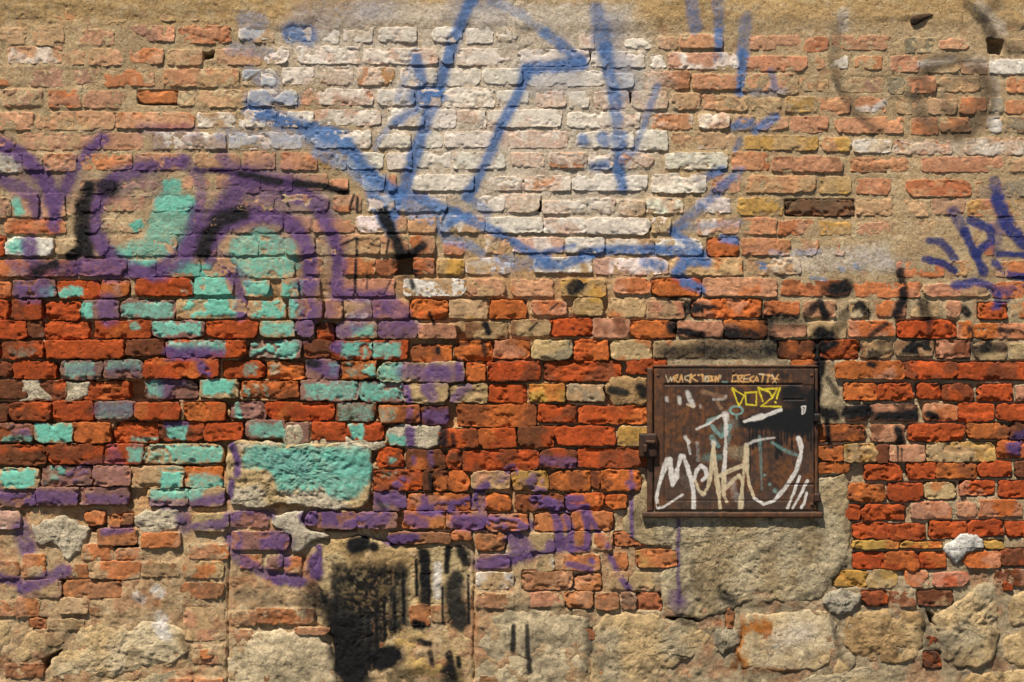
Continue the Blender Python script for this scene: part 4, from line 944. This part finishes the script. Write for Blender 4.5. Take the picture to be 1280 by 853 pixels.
for b in BR:
    if b[5] == 0:
        hid[max(0, int(b[1] - b[3] + 4 - GY0)):max(0, int(b[1] + b[3] - 3 - GY0)), max(0, int(b[0] - b[2] + 4 - GX0)):max(0, int(b[0] + b[2] - 3 - GX0))] = 1
hv = (samp(hid, MX, MY) > .99).ravel()
MF = MF[~(hv[MF].all(1))]
mo = mesh_obj("mortar", V, MF, CC.reshape(-1, 12), M_MORT, wall)
# the body of the wall behind the facing
zt, zb = float(wz(YT)), float(wz(YB)); xl, xr = float(wx(XL)), float(wx(XR))
cv = [(xl, .105, -.02), (xr, .105, -.02), (xr, .105, zt), (xl, .105, zt), (xl, .42, -.02), (xr, .42, -.02), (xr, .42, zt), (xl, .42, zt)]
core = mesh_obj("wall_core", cv, [(0, 1, 2, 3), (5, 4, 7, 6), (4, 0, 3, 7), (1, 5, 6, 2), (3, 2, 6, 7), (4, 5, 1, 0)], [(*(lin((150, 120, 90)) * .8), 0)] * 8, M_MORT, wall)
core.data.polygons.foreach_set("use_smooth", np.zeros(6, bool))

HATCH = (809, 459, 1025, 648)
def under_hatch(b):
    return b[0] - b[2] > HATCH[0] - 2 and b[0] + b[2] < HATCH[2] + 2 and b[1] - b[3] > HATCH[1] - 2 and b[1] + b[3] < HATCH[3] + 2
inb = [i for i in range(NTRACED) if not under_hatch(BR[i])]
def shown(b):
    ww = min(b[0] + b[2], 1280) - max(b[0] - b[2], 0); hh = min(b[1] + b[3], 853) - max(b[1] - b[3], 0)
    return max(ww, 0) * max(hh, 0) * (1 - .5 * b[5])
order = sorted(inb, key=lambda i: -shown(BR[i]))
single = set(order[:300])
restV, restF, restC, off = [], [], [], 0
for i, b in enumerate(BR):
    if i < NTRACED and i not in inb: continue
    V, F, C = brick_arrays(b, 1.5 if i < NTRACED else 6.0, 1000 + i * 17)
    if i in single:
        mesh_obj("brick", V, F, C, M_BRICK, wall, (float(wx(b[0])), 0.0, float(wz(b[1]))))
    else:
        restV.append(V); restF.append(F + off); restC.append(C); off += len(V)
rb = mesh_obj("brickwork", np.concatenate(restV), np.concatenate(restF), np.concatenate(restC), M_BRICK, wall)
rb["kind"] = "stuff"

# stones of the footing and the patches of cement
def scol(c1, c2, seed, sc=40):
    a, b = lin(c1) * KALB, lin(c2) * KALB
    def f(X, Y):
        n = sstep(.35, .65, fbm(X, Y, sc, seed, 4))[..., None]
        q = (.72 + .5 * fbm(X, Y, 8, seed + 3, 3))[..., None]
        dk = sstep(.62, .78, fbm(X, Y, 16, seed + 5, 3))[..., None] * .4
        return (a * (1 - n) + b * n) * q * (1 - dk)
    return f
TAN, TAN2, PALE, GREYC, YEL = (200, 170, 124), (176, 142, 98), (216, 194, 156), (178, 160, 128), (198, 162, 98)
ST = [  # polygon, h0, dome, rough, colours
 (T(0, 640, (240, 770), (330, 660), (430, 545), (700, 530), (900, 570), (950, 640), (930, 740), (700, 790), (500, 845), (260, 850)), -.004, .020, .010, TAN, PALE),
 ([(286, 806), (300, 792), (360, 788), (410, 798), (424, 850), (420, 900), (286, 900)], -.004, .010, .009, GREYC, PALE),
 (T(320, 640, (600, 770), (650, 660), (760, 592), (1082, 592), (1086, 800), (1080, 880), (620, 880)), -.006, .010, .007, YEL, TAN),
 ([(597, 772), (640, 762), (735, 765), (742, 800), (732, 850), (736, 890), (597, 890)], -.004, .010, .008, GREYC, PALE),
 (T(640, 640, (410, 520), (640, 505), (770, 540), (1000, 560), (1010, 620), (900, 720), (800, 800), (690, 900), (400, 900), (392, 760)), -.002, .014, .010, TAN, GREYC),
 (T(960, 640, (-130, 520), (0, 498), (280, 485), (345, 525), (350, 700), (310, 780), (150, 808), (-60, 792), (-165, 780)), -.001, .012, .006, PALE, TAN),
 (T(960, 640, (362, 560), (470, 488), (600, 478), (780, 500), (790, 640), (770, 740), (560, 765), (450, 740), (385, 680)), -.002, .012, .011, TAN, TAN2),
 (T(960, 640, (815, 520), (900, 475), (1030, 385), (1100, 345), (1150, 370), (1165, 560), (1150, 740), (1050, 785), (880, 770), (860, 640)), .002, .016, .014, TAN, GREYC),
 (T(960, 640, (1172, 630), (1220, 600), (1340, 585), (1420, 640), (1380, 790), (1180, 770)), -.002, .014, .008, TAN, TAN2),
 (T(960, 640, (1200, 440), (1280, 400), (1420, 400), (1420, 540), (1280, 560), (1205, 590)), -.002, .010, .008, TAN, PALE),
 (T(960, 640, (980, 825), (1150, 795), (1420, 800), (1420, 920), (990, 920)), 0, .010, .008, TAN, TAN2),
 (T(0, 640, (-60, 545), (65, 548), (45, 690), (0, 760), (-60, 750)), -.002, .010, .006, TAN, GREYC),
 (T(0, 640, (60, 690), (150, 600), (250, 590), (330, 640), (220, 740), (70, 750)), -.006, .008, .007, TAN, TAN2),
 (T(960, 640, (360, 690), (440, 700), (450, 780), (330, 850), (330, 800)), -.004, .008, .005, GREYC, TAN),
 (T(0, 640, (230, 870), (500, 855), (760, 815), (900, 800), (920, 930), (230, 930)), -.004, .010, .008, TAN, GREYC),
 (T(320, 640, (440, 800), (590, 780), (620, 900), (440, 910)), -.008, .006, .006, GREYC, TAN2),
 (T(960, 640, (140, 830), (320, 815), (420, 780), (560, 775), (570, 920), (140, 920)), -.004, .008, .007, TAN, GREYC),
]
r2 = np.random.default_rng(3)
for side in (0, 1):                      # footing stones past the frame on both sides and below it
    x = XL + 5 if side == 0 else 1312
    while x < (-40 if side == 0 else XR - 20):
        ww = r2.uniform(60, 120)
        for ya, yb in ((795, 868), (874, 925), (930, 977)):
            ww2 = ww * r2.uniform(.85, .97)
            ST.append(([(x + 4, ya + r2.uniform(2, 8)), (x + ww2 * .5, ya), (x + ww2, ya + r2.uniform(2, 10)), (x + ww2, yb - r2.uniform(2, 8)), (x + ww2 * .5, yb), (x + 2, yb - r2.uniform(2, 8))], -.003, .012, .009, TAN, GREYC))
        x += ww
x = -20
while x < 1300:
    ww = r2.uniform(70, 130); ST.append(([(x + 3, 905), (x + ww * .5, 899), (x + ww - 4, 906), (x + ww - 3, 972), (x + ww * .5, 976), (x + 4, 970)], -.003, .012, .009, TAN, GREYC)); x += ww
for i, (P, h0, dm, rg, c1, c2) in enumerate(ST):
    o = radial_obj("stone", wall, M_STONE, P, h0 + .0012, dm * .55, rg * .6, 2.2 if i < 17 else 7.0, 500 + i * 13, scol(c1, c2, 600 + i), lip=3.0, rscale=13, wob=5.0, chk=1)

CEM = (186, 170, 140); CEML = (204, 188, 160)
CP = [
 ([(283, 556), (300, 551), (380, 556), (462, 553), (466, 575), (464, 622), (450, 637), (400, 637), (350, 628), (335, 636), (300, 633), (283, 630)], .004, .003, .0065, (202, 172, 124), CEML),
 ([(772, 660), (790, 625), (806, 600), (830, 600), (1000, 600), (1030, 600), (1062, 588), (1066, 640), (1066, 706), (1046, 722), (1032, 745), (1000, 757), (940, 752), (900, 772), (870, 778), (836, 766), (826, 745), (822, 716), (846, 710), (845, 686), (800, 682)], -.0005, .003, .0045, (192, 174, 140), (172, 150, 114)),
 ([(382, 672), (400, 690), (385, 715), (402, 745), (396, 790), (418, 800), (412, 850), (424, 880), (500, 875), (592, 870), (592, 790), (586, 760), (592, 684), (540, 676), (500, 684), (450, 668), (410, 676)], -.008, .003, .0045, (188, 156, 108), (204, 178, 132)),
 (T(0, 426, (110, 200), (190, 195), (205, 240), (270, 302), (90, 302)), -.003, .001, .004, CEML, CEM),
 (T(0, 426, (330, 205), (460, 210), (410, 290), (400, 308), (320, 304)), -.004, .001, .004, CEML, CEM),
 (T(0, 640, (165, 70), (300, 20), (360, 35), (435, 90), (410, 160), (400, 210), (340, 245), (280, 180), (170, 150)), -.002, .003, .005, (194, 178, 150), CEML),
 (T(0, 640, (655, 20), (780, -20), (900, -10), (930, 40), (890, 90), (800, 112), (720, 112), (670, 70)), -.002, .003, .005, (192, 176, 148), CEML),
 (T(320, 640, (75, 10), (240, 0), (250, 70), (330, 100), (365, 118), (280, 160), (220, 205), (170, 200), (165, 110), (80, 80)), .003, .002, .003, (200, 186, 162), CEML),
 (T(320, 426, (650, 435), (760, 412), (925, 432), (930, 505), (870, 545), (790, 530), (660, 522)), -.001, .002, .003, CEML, (186, 168, 140)),
 (T(960, 640, (880, 180), (910, 140), (990, 105), (1075, 140), (1080, 180), (1000, 210), (940, 260), (900, 220)), .006, .006, .004, (226, 220, 208), (206, 200, 190)),
 (T(960, 640, (260, 440), (300, 390), (400, 375), (470, 420), (460, 470), (370, 540), (320, 520), (300, 480)), .004, .008, .006, (176, 164, 142), (156, 142, 118)),
 (T(320, 426, (130, 412), (235, 412), (255, 500), (170, 552), (130, 500)), -.001, .002, .003, CEML, CEM),
 (T(640, 426, (468, 230), (500, 185), (600, 175), (680, 185), (684, 300), (640, 325), (500, 318)), -.002, .004, .003, (186, 148, 100), (160, 128, 90)),
 (T(320, 426, (255, 500), (400, 480), (640, 500), (650, 540), (600, 560), (400, 540), (260, 535)), -.003, .001, .004, CEML, (200, 166, 122)),
 (T(640, 640, (1010, 590), (1140, 580), (1150, 650), (1060, 720), (1010, 660)), 0, .004, .004, (176, 164, 140), CEM),
]
for i, (P, h0, dm, rg, c1, c2) in enumerate(CP):
    radial_obj("cement_patch", wall, M_CEM, P, h0, dm, rg, 1.9, 900 + i * 11, scol(c1, c2, 1000 + i, 26), lip=(2.2, 6.0, 8.0)[i] if i < 3 else (3.5 if i in (9, 10) else 3.0), rscale=9, wob=(3.0, 5.0, 4.0)[i] if i < 3 else 5.5, chk=1 if i < 3 or i in (10, 11, 13) else 0, drag=1.0 if i < 3 else 2.4)
# a dark shard of roof tile stuck in the plaster
radial_obj("tile_shard", wall, M_STONE, T(960, 0, (706, 96), (740, 70), (838, 68), (800, 95), (720, 136)), .006, .006, .002, 1.6, 77, scol((86, 66, 50), (60, 48, 40), 78, 10), lip=2.0, wob=.6)

# ------------------------------------------------------------------ the steel hatch
HS = 250 / 992.0
def hx(u): return 790 + np.asarray(u) * HS
def hy(v): return 445 + np.asarray(v) * HS
hat = bpy.data.objects.new("metal_hatch", None); SC.collection.objects.link(hat)
hat.empty_display_size = .1
hat.location = (float(wx(hx(495))), 0, float(wz(hy(800))))
hat["label"] = "square rusty brown steel hatch with white tags, set in the brick wall"
hat["category"] = "hatch"
HO = np.array(hat.location)

# its paint, in enlarged hatch pixels
HWN, HHN = 992, 853
hr = np.zeros((HHN, HWN, 3), np.float32); ha = np.zeros((HHN, HWN), np.float32)
ky, kx = np.mgrid[0:HHN, 0:HWN].astype(np.float32)
K1 = fbm(kx, ky, 14, 21, 3).astype(np.float32); K2 = fbm(kx, ky, 50, 22, 3).astype(np.float32)
K3 = np.clip((fbm(kx, ky, 60, 23, 2).astype(np.float32) - .5) * 2 + .5, 0, 1)
HC = {k: lin(v) * KALB for k, v in dict(white=(216, 208, 198), cream=(204, 184, 148), teal=(124, 164, 156), yellow=(214, 192, 44), black=(18, 18, 18), tan=(170, 130, 96), orange=(220, 168, 104), rust=(150, 82, 36)).items()}
def hst(col, wd, pts, a=.9, soft=.3, wear=.2):
    if len(pts) == 1: pts = pts * 2
    r = wd / 2.0; e = r * 2 + 8
    x0 = max(0, int(min(p[0] for p in pts) - e)); x1 = min(HWN, int(max(p[0] for p in pts) + e)); y0 = max(0, int(min(p[1] for p in pts) - e)); y1 = min(HHN, int(max(p[1] for p in pts) + e))
    sl = (slice(y0, y1), slice(x0, x1))
    X = kx[sl] + (K1[sl] - .5) * 6; Y = ky[sl] + (K2[sl] - .5) * 6; D = np.full(X.shape, 1e9, np.float32)
    for (xa, ya), (xb, yb) in zip(pts[:-1], pts[1:]):
        dx, dy = xb - xa, yb - ya; L = dx * dx + dy * dy + 1e-6
        t = np.clip(((X - xa) * dx + (Y - ya) * dy) / L, 0, 1); D = np.minimum(D, np.hypot(X - xa - t * dx, Y - ya - t * dy))
    rr_ = r * (.7 + .6 * K3[sl]); e0 = rr_ * (1 + soft * .5) + 1.5; e1 = np.maximum(0, rr_ * (1 - soft)); tt = np.clip((e0 - D) / (e0 - e1), 0, 1)
    c = a * tt * tt * (3 - 2 * tt)
    c = c * (1 - wear * sstep(.5, .68, K1[sl])) * (np.clip(.66 + .62 * K2[sl], 0, 1) if wear > .02 else 1)
    A = ha[sl]; na = c + (1 - c) * A
    hr[sl] = (c[..., None] * HC[col] + ((1 - c) * A)[..., None] * hr[sl]) / np.maximum(na, 1e-5)[..., None]; ha[sl] = na
# black sprayed block with runs
for p, wd in (([(620, 340), (740, 310), (880, 270)], 110), ([(780, 190), (880, 230)], 110), ([(560, 335), (640, 330)], 60), ([(800, 320), (890, 310)], 110)): hst('black', wd, p, .92, .5, .05)
for x, y1, wd in ((580, 560, 10), (596, 460, 9), (612, 440, 9), (640, 430, 9), (690, 420, 10), (715, 505, 18), (737, 490, 12), (765, 440, 9), (790, 465, 8), (815, 420, 8)): hst('black', wd, [(x, 360), (x, y1)], .9, .4, 0)
hst('black', 50, [(720, 90), (760, 100)], .7, .6, .1); hst('black', 120, [(700, 330), (860, 330)], .9, .5, .05); hst('black', 80, [(800, 170), (890, 190)], .85, .6, .05); hst('black', 60, [(860, 360), (900, 420)], .6, .8, .05)
hst('black', 50, [(540, 330), (640, 350)], .85, .6, .05); hst('black', 26, [(895, 150), (905, 300)], .8, .6, .05)
for x, y1, wd in ((660, 415, 8), (704, 450, 12), (724, 480, 14), (752, 420, 8), (840, 400, 9), (868, 420, 8), (882, 470, 7), (580, 640, 6)): hst('black', wd, [(x, 360), (x + 1, y1)], .92, .4, 0)
hst('white', 40, [(480, 620), (520, 700)], .16, .9); hst('cream', 60, [(470, 470), (540, 480)], .22, .9); hst('teal', 60, [(420, 380), (500, 330)], .25, .9)
hst('teal', 14, [(630, 400), (636, 520), (640, 660)], .4)
a30 = [(515 + 32 * math.cos(t), 270 + 20 * math.sin(t)) for t in np.linspace(0, 6.283, 18)]
hst('teal', 13, a30, .85); hst('teal', 16, [(365, 345), (378, 318), (430, 300)], .8); hst('teal', 24, [(395, 350), (440, 400), (480, 350)], .65); hst('teal', 34, [(395, 405), (425, 445)], .55); hst('teal', 40, [(360, 505), (430, 500)], .35, .7); hst('teal', 26, [(480, 400), (470, 430)], .4, .7)
for p, r in (((655, 590), 20), ((680, 635), 20), ((705, 668), 26)): hst('teal', r, [p], .65, .7)
hst('teal', 18, [(690, 430), (760, 470), (835, 500)], .45, .6); hst('teal', 12, [(515, 295), (515, 310)], .6)
hst('tan', 28, [(350, 180), (420, 195), (460, 205)], .5, .6); hst('white', 16, [(400, 215), (455, 212), (465, 195)], .5, .6); hst('tan', 20, [(420, 230), (440, 260)], .5, .6)
hst('white', 26, [(232, 205), (236, 235)], .7, .6); hst('white', 26, [(272, 180), (285, 215), (300, 245)], .75, .5); hst('cream', 14, [(270, 240), (302, 250)], .8); hst('white', 20, [(170, 212), (172, 220)], .6, .6); hst('white', 18, [(335, 245), (340, 255)], .4, .8)
hst('white', 14, [(318, 362), (380, 335), (440, 295)], .85, .4); hst('white', 40, [(460, 290), (463, 305)], .85, .5); hst('white', 24, [(262, 402), (278, 425)], .85, .5); hst('white', 14, [(275, 430), (287, 485)], .7, .5); hst('white', 22, [(322, 430), (325, 515)], .3, .6)
hst('cream', 80, [(500, 470), (520, 480)], .15, .9); hst('white', 90, [(230, 600), (330, 670)], .10, .9); hst('white', 60, [(500, 640), (500, 700)], .15, .9)
W = 24
hst('white', W, [(128, 752), (118, 700), (132, 640), (150, 575), (172, 515), (186, 515), (192, 560), (198, 640), (215, 600), (228, 540), (242, 498)], .93, .3, .12)
hst('white', W, [(240, 495), (255, 497), (275, 560), (293, 615), (303, 680), (303, 752)], .93, .3, .12); hst('white', 14, [(128, 755), (160, 745), (205, 715), (250, 688)], .85)
hst('white', 18, [(305, 620), (318, 565), (340, 545), (362, 560), (368, 595), (345, 615)], .9); hst('cream', 19, [(312, 620), (330, 665), (352, 685), (372, 655), (388, 580), (398, 500), (402, 440)], .9); hst('white', 34, [(402, 432), (402, 440)], .8, .5)
hst('cream', 20, [(402, 440), (406, 520), (418, 610), (428, 680), (434, 752)], .92); hst('white', 18, [(462, 300), (462, 400), (457, 520), (452, 590)], .85)
hst('cream', 18, [(425, 598), (490, 565), (540, 545)], .9); hst('cream', 22, [(452, 600), (453, 690), (466, 720)], .9); hst('cream', 18, [(460, 660), (500, 615), (530, 592)], .85); hst('cream', 22, [(530, 592), (545, 625), (538, 700), (536, 752)], .92)
hst('cream', 18, [(562, 445), (556, 540), (546, 640)], .8); hst('cream', 19, [(565, 440), (566, 550), (578, 640), (604, 705)], .92); hst('white', 20, [(604, 705), (648, 735), (700, 718), (755, 655), (808, 572), (830, 500), (836, 450), (820, 408)], .93, .3, .1); hst('white', 10, [(566, 440), (600, 422), (650, 412), (705, 404)], .7, .4, .4)
for p in ([(828, 598), (800, 670), (768, 752)], [(866, 620), (830, 690), (792, 755)], [(862, 678), (850, 725), (835, 752)]): hst('white', 16, p, .92)
hst('white', 16, [(555, 325), (600, 312), (640, 305), (690, 284), (735, 268)], .95, .3, .1); hst('white', 26, [(600, 312), (640, 300)], .9, .4, .1)
Y9 = 8.5
for p in ([(494, 160), (510, 205), (526, 246), (540, 225), (553, 196), (520, 178), (494, 160)], [(560, 184), (616, 178), (612, 246), (562, 240), (558, 182)], [(622, 158), (632, 185), (646, 226)], [(622, 158), (680, 178), (694, 206), (664, 230), (636, 250), (690, 252), (735, 252)], [(694, 206), (716, 160), (640, 166)], [(730, 158), (714, 212)], [(708, 230), (710, 233)]): hst('yellow', Y9, p, .95, .3, .1)
hst('white', 6, [(840, 252), (855, 250), (853, 282), (840, 290), (838, 255)], .95, .3, 0); hst('white', 5, [(846, 262), (846, 276)], .8)
LT = [[(168, 98), (176, 128), (185, 104), (194, 128), (201, 96)], [(206, 130), (206, 97), (223, 100), (222, 113), (208, 113), (226, 130)], [(230, 131), (243, 92), (253, 130)], [(234, 117), (252, 116)], [(281, 99), (264, 104), (262, 122), (281, 128)], [(287, 90), (289, 133)], [(313, 94), (289, 114), (322, 126)],
      [(322, 99), (345, 96), (350, 128)], [(358, 104), (368, 100), (372, 124), (360, 127), (358, 104)], [(377, 104), (387, 100), (391, 124), (379, 127), (377, 104)], [(396, 104), (406, 100), (410, 124), (398, 127), (396, 104)], [(414, 128), (415, 100), (422, 118), (430, 100), (431, 128)], [(438, 96), (436, 116)],
      [(516, 95), (496, 100), (492, 124), (514, 131)], [(521, 132), (523, 96), (545, 99), (541, 112), (524, 114), (549, 132)], [(576, 98), (554, 98), (552, 131), (575, 130)], [(553, 115), (570, 114)], [(598, 100), (582, 104), (581, 124), (596, 130)], [(600, 132), (613, 95), (624, 132)], [(604, 119), (622, 118)], [(628, 98), (656, 96)], [(643, 97), (641, 132)], [(662, 98), (686, 96)], [(674, 97), (671, 132)], [(692, 95), (719, 132)], [(720, 95), (690, 132)], [(694, 114), (720, 112)]]
rl = np.random.default_rng(5)
LT = [[(x + rl.normal(0, 2.6), y + rl.normal(0, 3.4)) for x, y in p] for p in LT]
for i, p in enumerate(LT): hst('orange' if i % 4 else 'cream', 5.5 + 2.5 * (i % 3) / 2, p, .9, .5, .3)
hst('teal', 8, [(445, 129), (470, 130)], .6)

def hpaint(u, v):
    ix = np.clip(u, 0, HWN - 1.01); iy = np.clip(v, 0, HHN - 1.01); i = ix.astype(int); j = iy.astype(int); a = ix - i; b = iy - j
    def S(R):
        aa = a[..., None] if R.ndim == 3 else a; bb = b[..., None] if R.ndim == 3 else b
        return (R[j, i] * (1 - aa) + R[j, i + 1] * aa) * (1 - bb) + (R[j + 1, i] * (1 - aa) + R[j + 1, i + 1] * aa) * bb
    return S(hr), S(ha)

def rustcol(u, v, k=0):
    n = fbm(u, v, 70, 31 + k, 4); m = fbm(u, v, 16, 33 + k, 3); st = fbm(u, v * .12, 12, 35 + k, 2)
    brown, rst, dk = lin((70, 48, 35)) * KALB, lin((108, 66, 34)) * KALB, lin((46, 35, 29)) * KALB
    g = sstep(.40, .72, n * .6 + m * .4)[..., None]
    edge = (sstep(240, 90, u) + sstep(860, 905, u) * .6 + sstep(740, 770, v))[..., None] * .35
    c = brown * (1 - g) + rst * g
    c = c * (1 - np.clip(edge, 0, .6)) + rst * np.clip(edge, 0, .6)
    d = sstep(.55, .75, st)[..., None] * .5
    c = c * (1 - d) + dk * d
    grey = sstep(420, 640, v)[..., None] * sstep(.42, .6, fbm(u, v, 120, 37 + k, 2))[..., None] * .55
    c = c * (1 - grey) + lin((72, 58, 48)) * KALB * grey
    return c * (.75 + .5 * m)[..., None]

def hatch_sheet(name, u0, v0, u1, v1, H, step, parent, hfun=None, edge=.02):
    nx = int((u1 - u0) / step) + 1; ny = int((v1 - v0) / step) + 1
    u, v = np.meshgrid(np.linspace(u0, u1, nx), np.linspace(v0, v1, ny))
    h = np.full(u.shape, H) + (fbm(u, v, 160, 61, 2) - .5) * .0016 + (fbm(u, v, 22, 62, 3) - .5) * .0005
    if hfun is not None: h = h + hfun(u, v)
    c = rustcol(u, v); rg, a = hpaint(u, v)
    C = pack(c, rg, a).reshape(-1, 12)
    V = np.stack([wx(hx(u)).ravel(), -h.ravel(), wz(hy(v)).ravel()], 1)
    idx = np.arange(nx * ny).reshape(ny, nx)
    loop = np.concatenate([idx[0, :-1], idx[:-1, -1], idx[-1, :0:-1], idx[:0:-1, 0]])
    Wb = V[loop].copy(); Wb[:, 1] += .0008
    We = V[loop].copy(); We[:, 1] += edge
    m = len(loop); n0 = len(V); k = np.arange(m)
    F = [grid_faces(nx, ny), np.stack([n0 + k, n0 + np.roll(k, -1), n0 + m + np.roll(k, -1), n0 + m + k], 1), np.stack([loop, np.roll(loop, -1), n0 + np.roll(k, -1), n0 + k], 1)]
    ob = mesh_obj(name, np.concatenate([V, Wb, We]) - HO, np.concatenate(F), np.concatenate([C, C[loop], C[loop]]), M_RUST, parent)
    return ob

def doorh(u, v):       # pressed line round the inner field and the strap joints
    g = lambda d, w_: np.exp(-(d / w_) ** 2)
    top = g(v - 141, 4) * sstep(150, 170, u) * sstep(850, 830, u)
    lef = g(u - 160, 4) * sstep(130, 150, v) * sstep(725, 700, v) * .6
    bot = g(v - 716, 2.5) * sstep(150, 170, u) * sstep(830, 800, u) * .5
    s1 = g(v - 216, 2.5) * sstep(740, 750, u) * sstep(855, 845, u); s2 = g(v - 636, 2.5) * sstep(760, 770, u) * sstep(915, 905, u)
    inner = sstep(158, 166, u) * sstep(139, 146, v)
    return -.006 * top - .004 * (lef + bot) - .005 * (s1 + s2) - .002 * inner
door = hatch_sheet("door_panel", 109, 64, 898, 760, .016, 3.0, hat, doorh)

def hbox(name, u0, v0, u1, v1, h0, h1, parent, seed=0, bev=3.0, dark=1.0):
    """bevelled steel bar: hatch pixels across, metres out from the wall plane"""
    nx = max(4, int((u1 - u0) / 9) + 2); ny = max(4, int((v1 - v0) / 9) + 2)
    u, v = np.meshgrid(np.linspace(u0, u1, nx), np.linspace(v0, v1, ny))
    d = np.minimum(np.minimum(u - u0, u1 - u), np.minimum(v - v0, v1 - v))
    h = np.full(u.shape, h1) - (d < .5) * .0012 + (fbm(u, v, 30, 71 + seed, 3) - .5) * .0022
    uu = u + (d < .5) * (fbm(u, v, 30, 72 + seed, 2) - .5) * 6; vv = v + (d < .5) * (fbm(u, v, 30, 73 + seed, 2) - .5) * 5
    c = rustcol(u, v, seed) * dark; rg, a = hpaint(u, v)
    C = pack(c, rg, a).reshape(-1, 12)
    V = np.stack([wx(hx(uu)).ravel(), -h.ravel(), wz(hy(vv)).ravel()], 1)
    idx = np.arange(nx * ny).reshape(ny, nx); loop = np.concatenate([idx[0, :-1], idx[:-1, -1], idx[-1, :0:-1], idx[:0:-1, 0]])
    We = V[loop].copy(); We[:, 1] = -h0; m = len(loop); n0 = len(V); k = np.arange(m)
    F = np.concatenate([grid_faces(nx, ny), np.stack([loop, np.roll(loop, -1), n0 + np.roll(k, -1), n0 + k], 1)])
    org = np.zeros(3)
    return mesh_obj(name, np.concatenate([V, We]) - HO, F, np.concatenate([C, C[loop]]), M_RUST, parent)

hbox("frame_bar", 74, 60, 102, 770, -.03, .012, hat, 1)
hbox("frame_bar", 103, 46, 914, 57, -.03, .013, hat, 2)
hbox("frame_bar", 904, 61.5, 920, 768, -.03, .010, hat, 3)
hbox("sill", 50, 772, 942, 800, -.03, .019, hat, 4)
for v0 in (285, 680):
    hg = hbox("hinge", 898, v0, 928, v0 + 42, -.01, .026, hat, 6, dark=.5)
lt = hbox("latch", 34, 384, 120, 500, -.03, .034, hat, 7, dark=.5)
def child_box(name, u0, v0, u1, v1, h0, h1, seed, dark): 
    o = hbox(name, u0, v0, u1, v1, h0, h1, lt, seed, dark=dark); return o
child_box("latch_cover", 62, 416, 112, 432, .03, .046, 8, .7)
child_box("staple", 52, 436, 70, 476, .03, .048, 9, .6)
# rivets along the door edge
def rivet(u, v):
    n = 12; V = []; F = []; C = []
    for k, (rr, hh) in enumerate(((8, .0145), (7, .0175), (4.5, .019), (0.6, .0195))):
        for j in range(n):
            t = 2 * math.pi * j / n
            V.append((float(wx(hx(u + rr * math.cos(t)))), -hh, float(wz(hy(v + rr * math.sin(t)))))); C.append((*(lin((96, 58, 34)) * KALB), 0))
    for k in range(3):
        for j in range(n):
            a = k * n + j; b = k * n + (j + 1) % n; F.append((a, b, b + n, a + n))
    mesh_obj("rivet", np.array(V) - HO, np.array(F)[:, ::-1], C, M_RUST, hat)
for u, v in ((126, 96), (126, 430), (126, 735), (886, 96), (886, 735), (500, 78)): rivet(u, v)
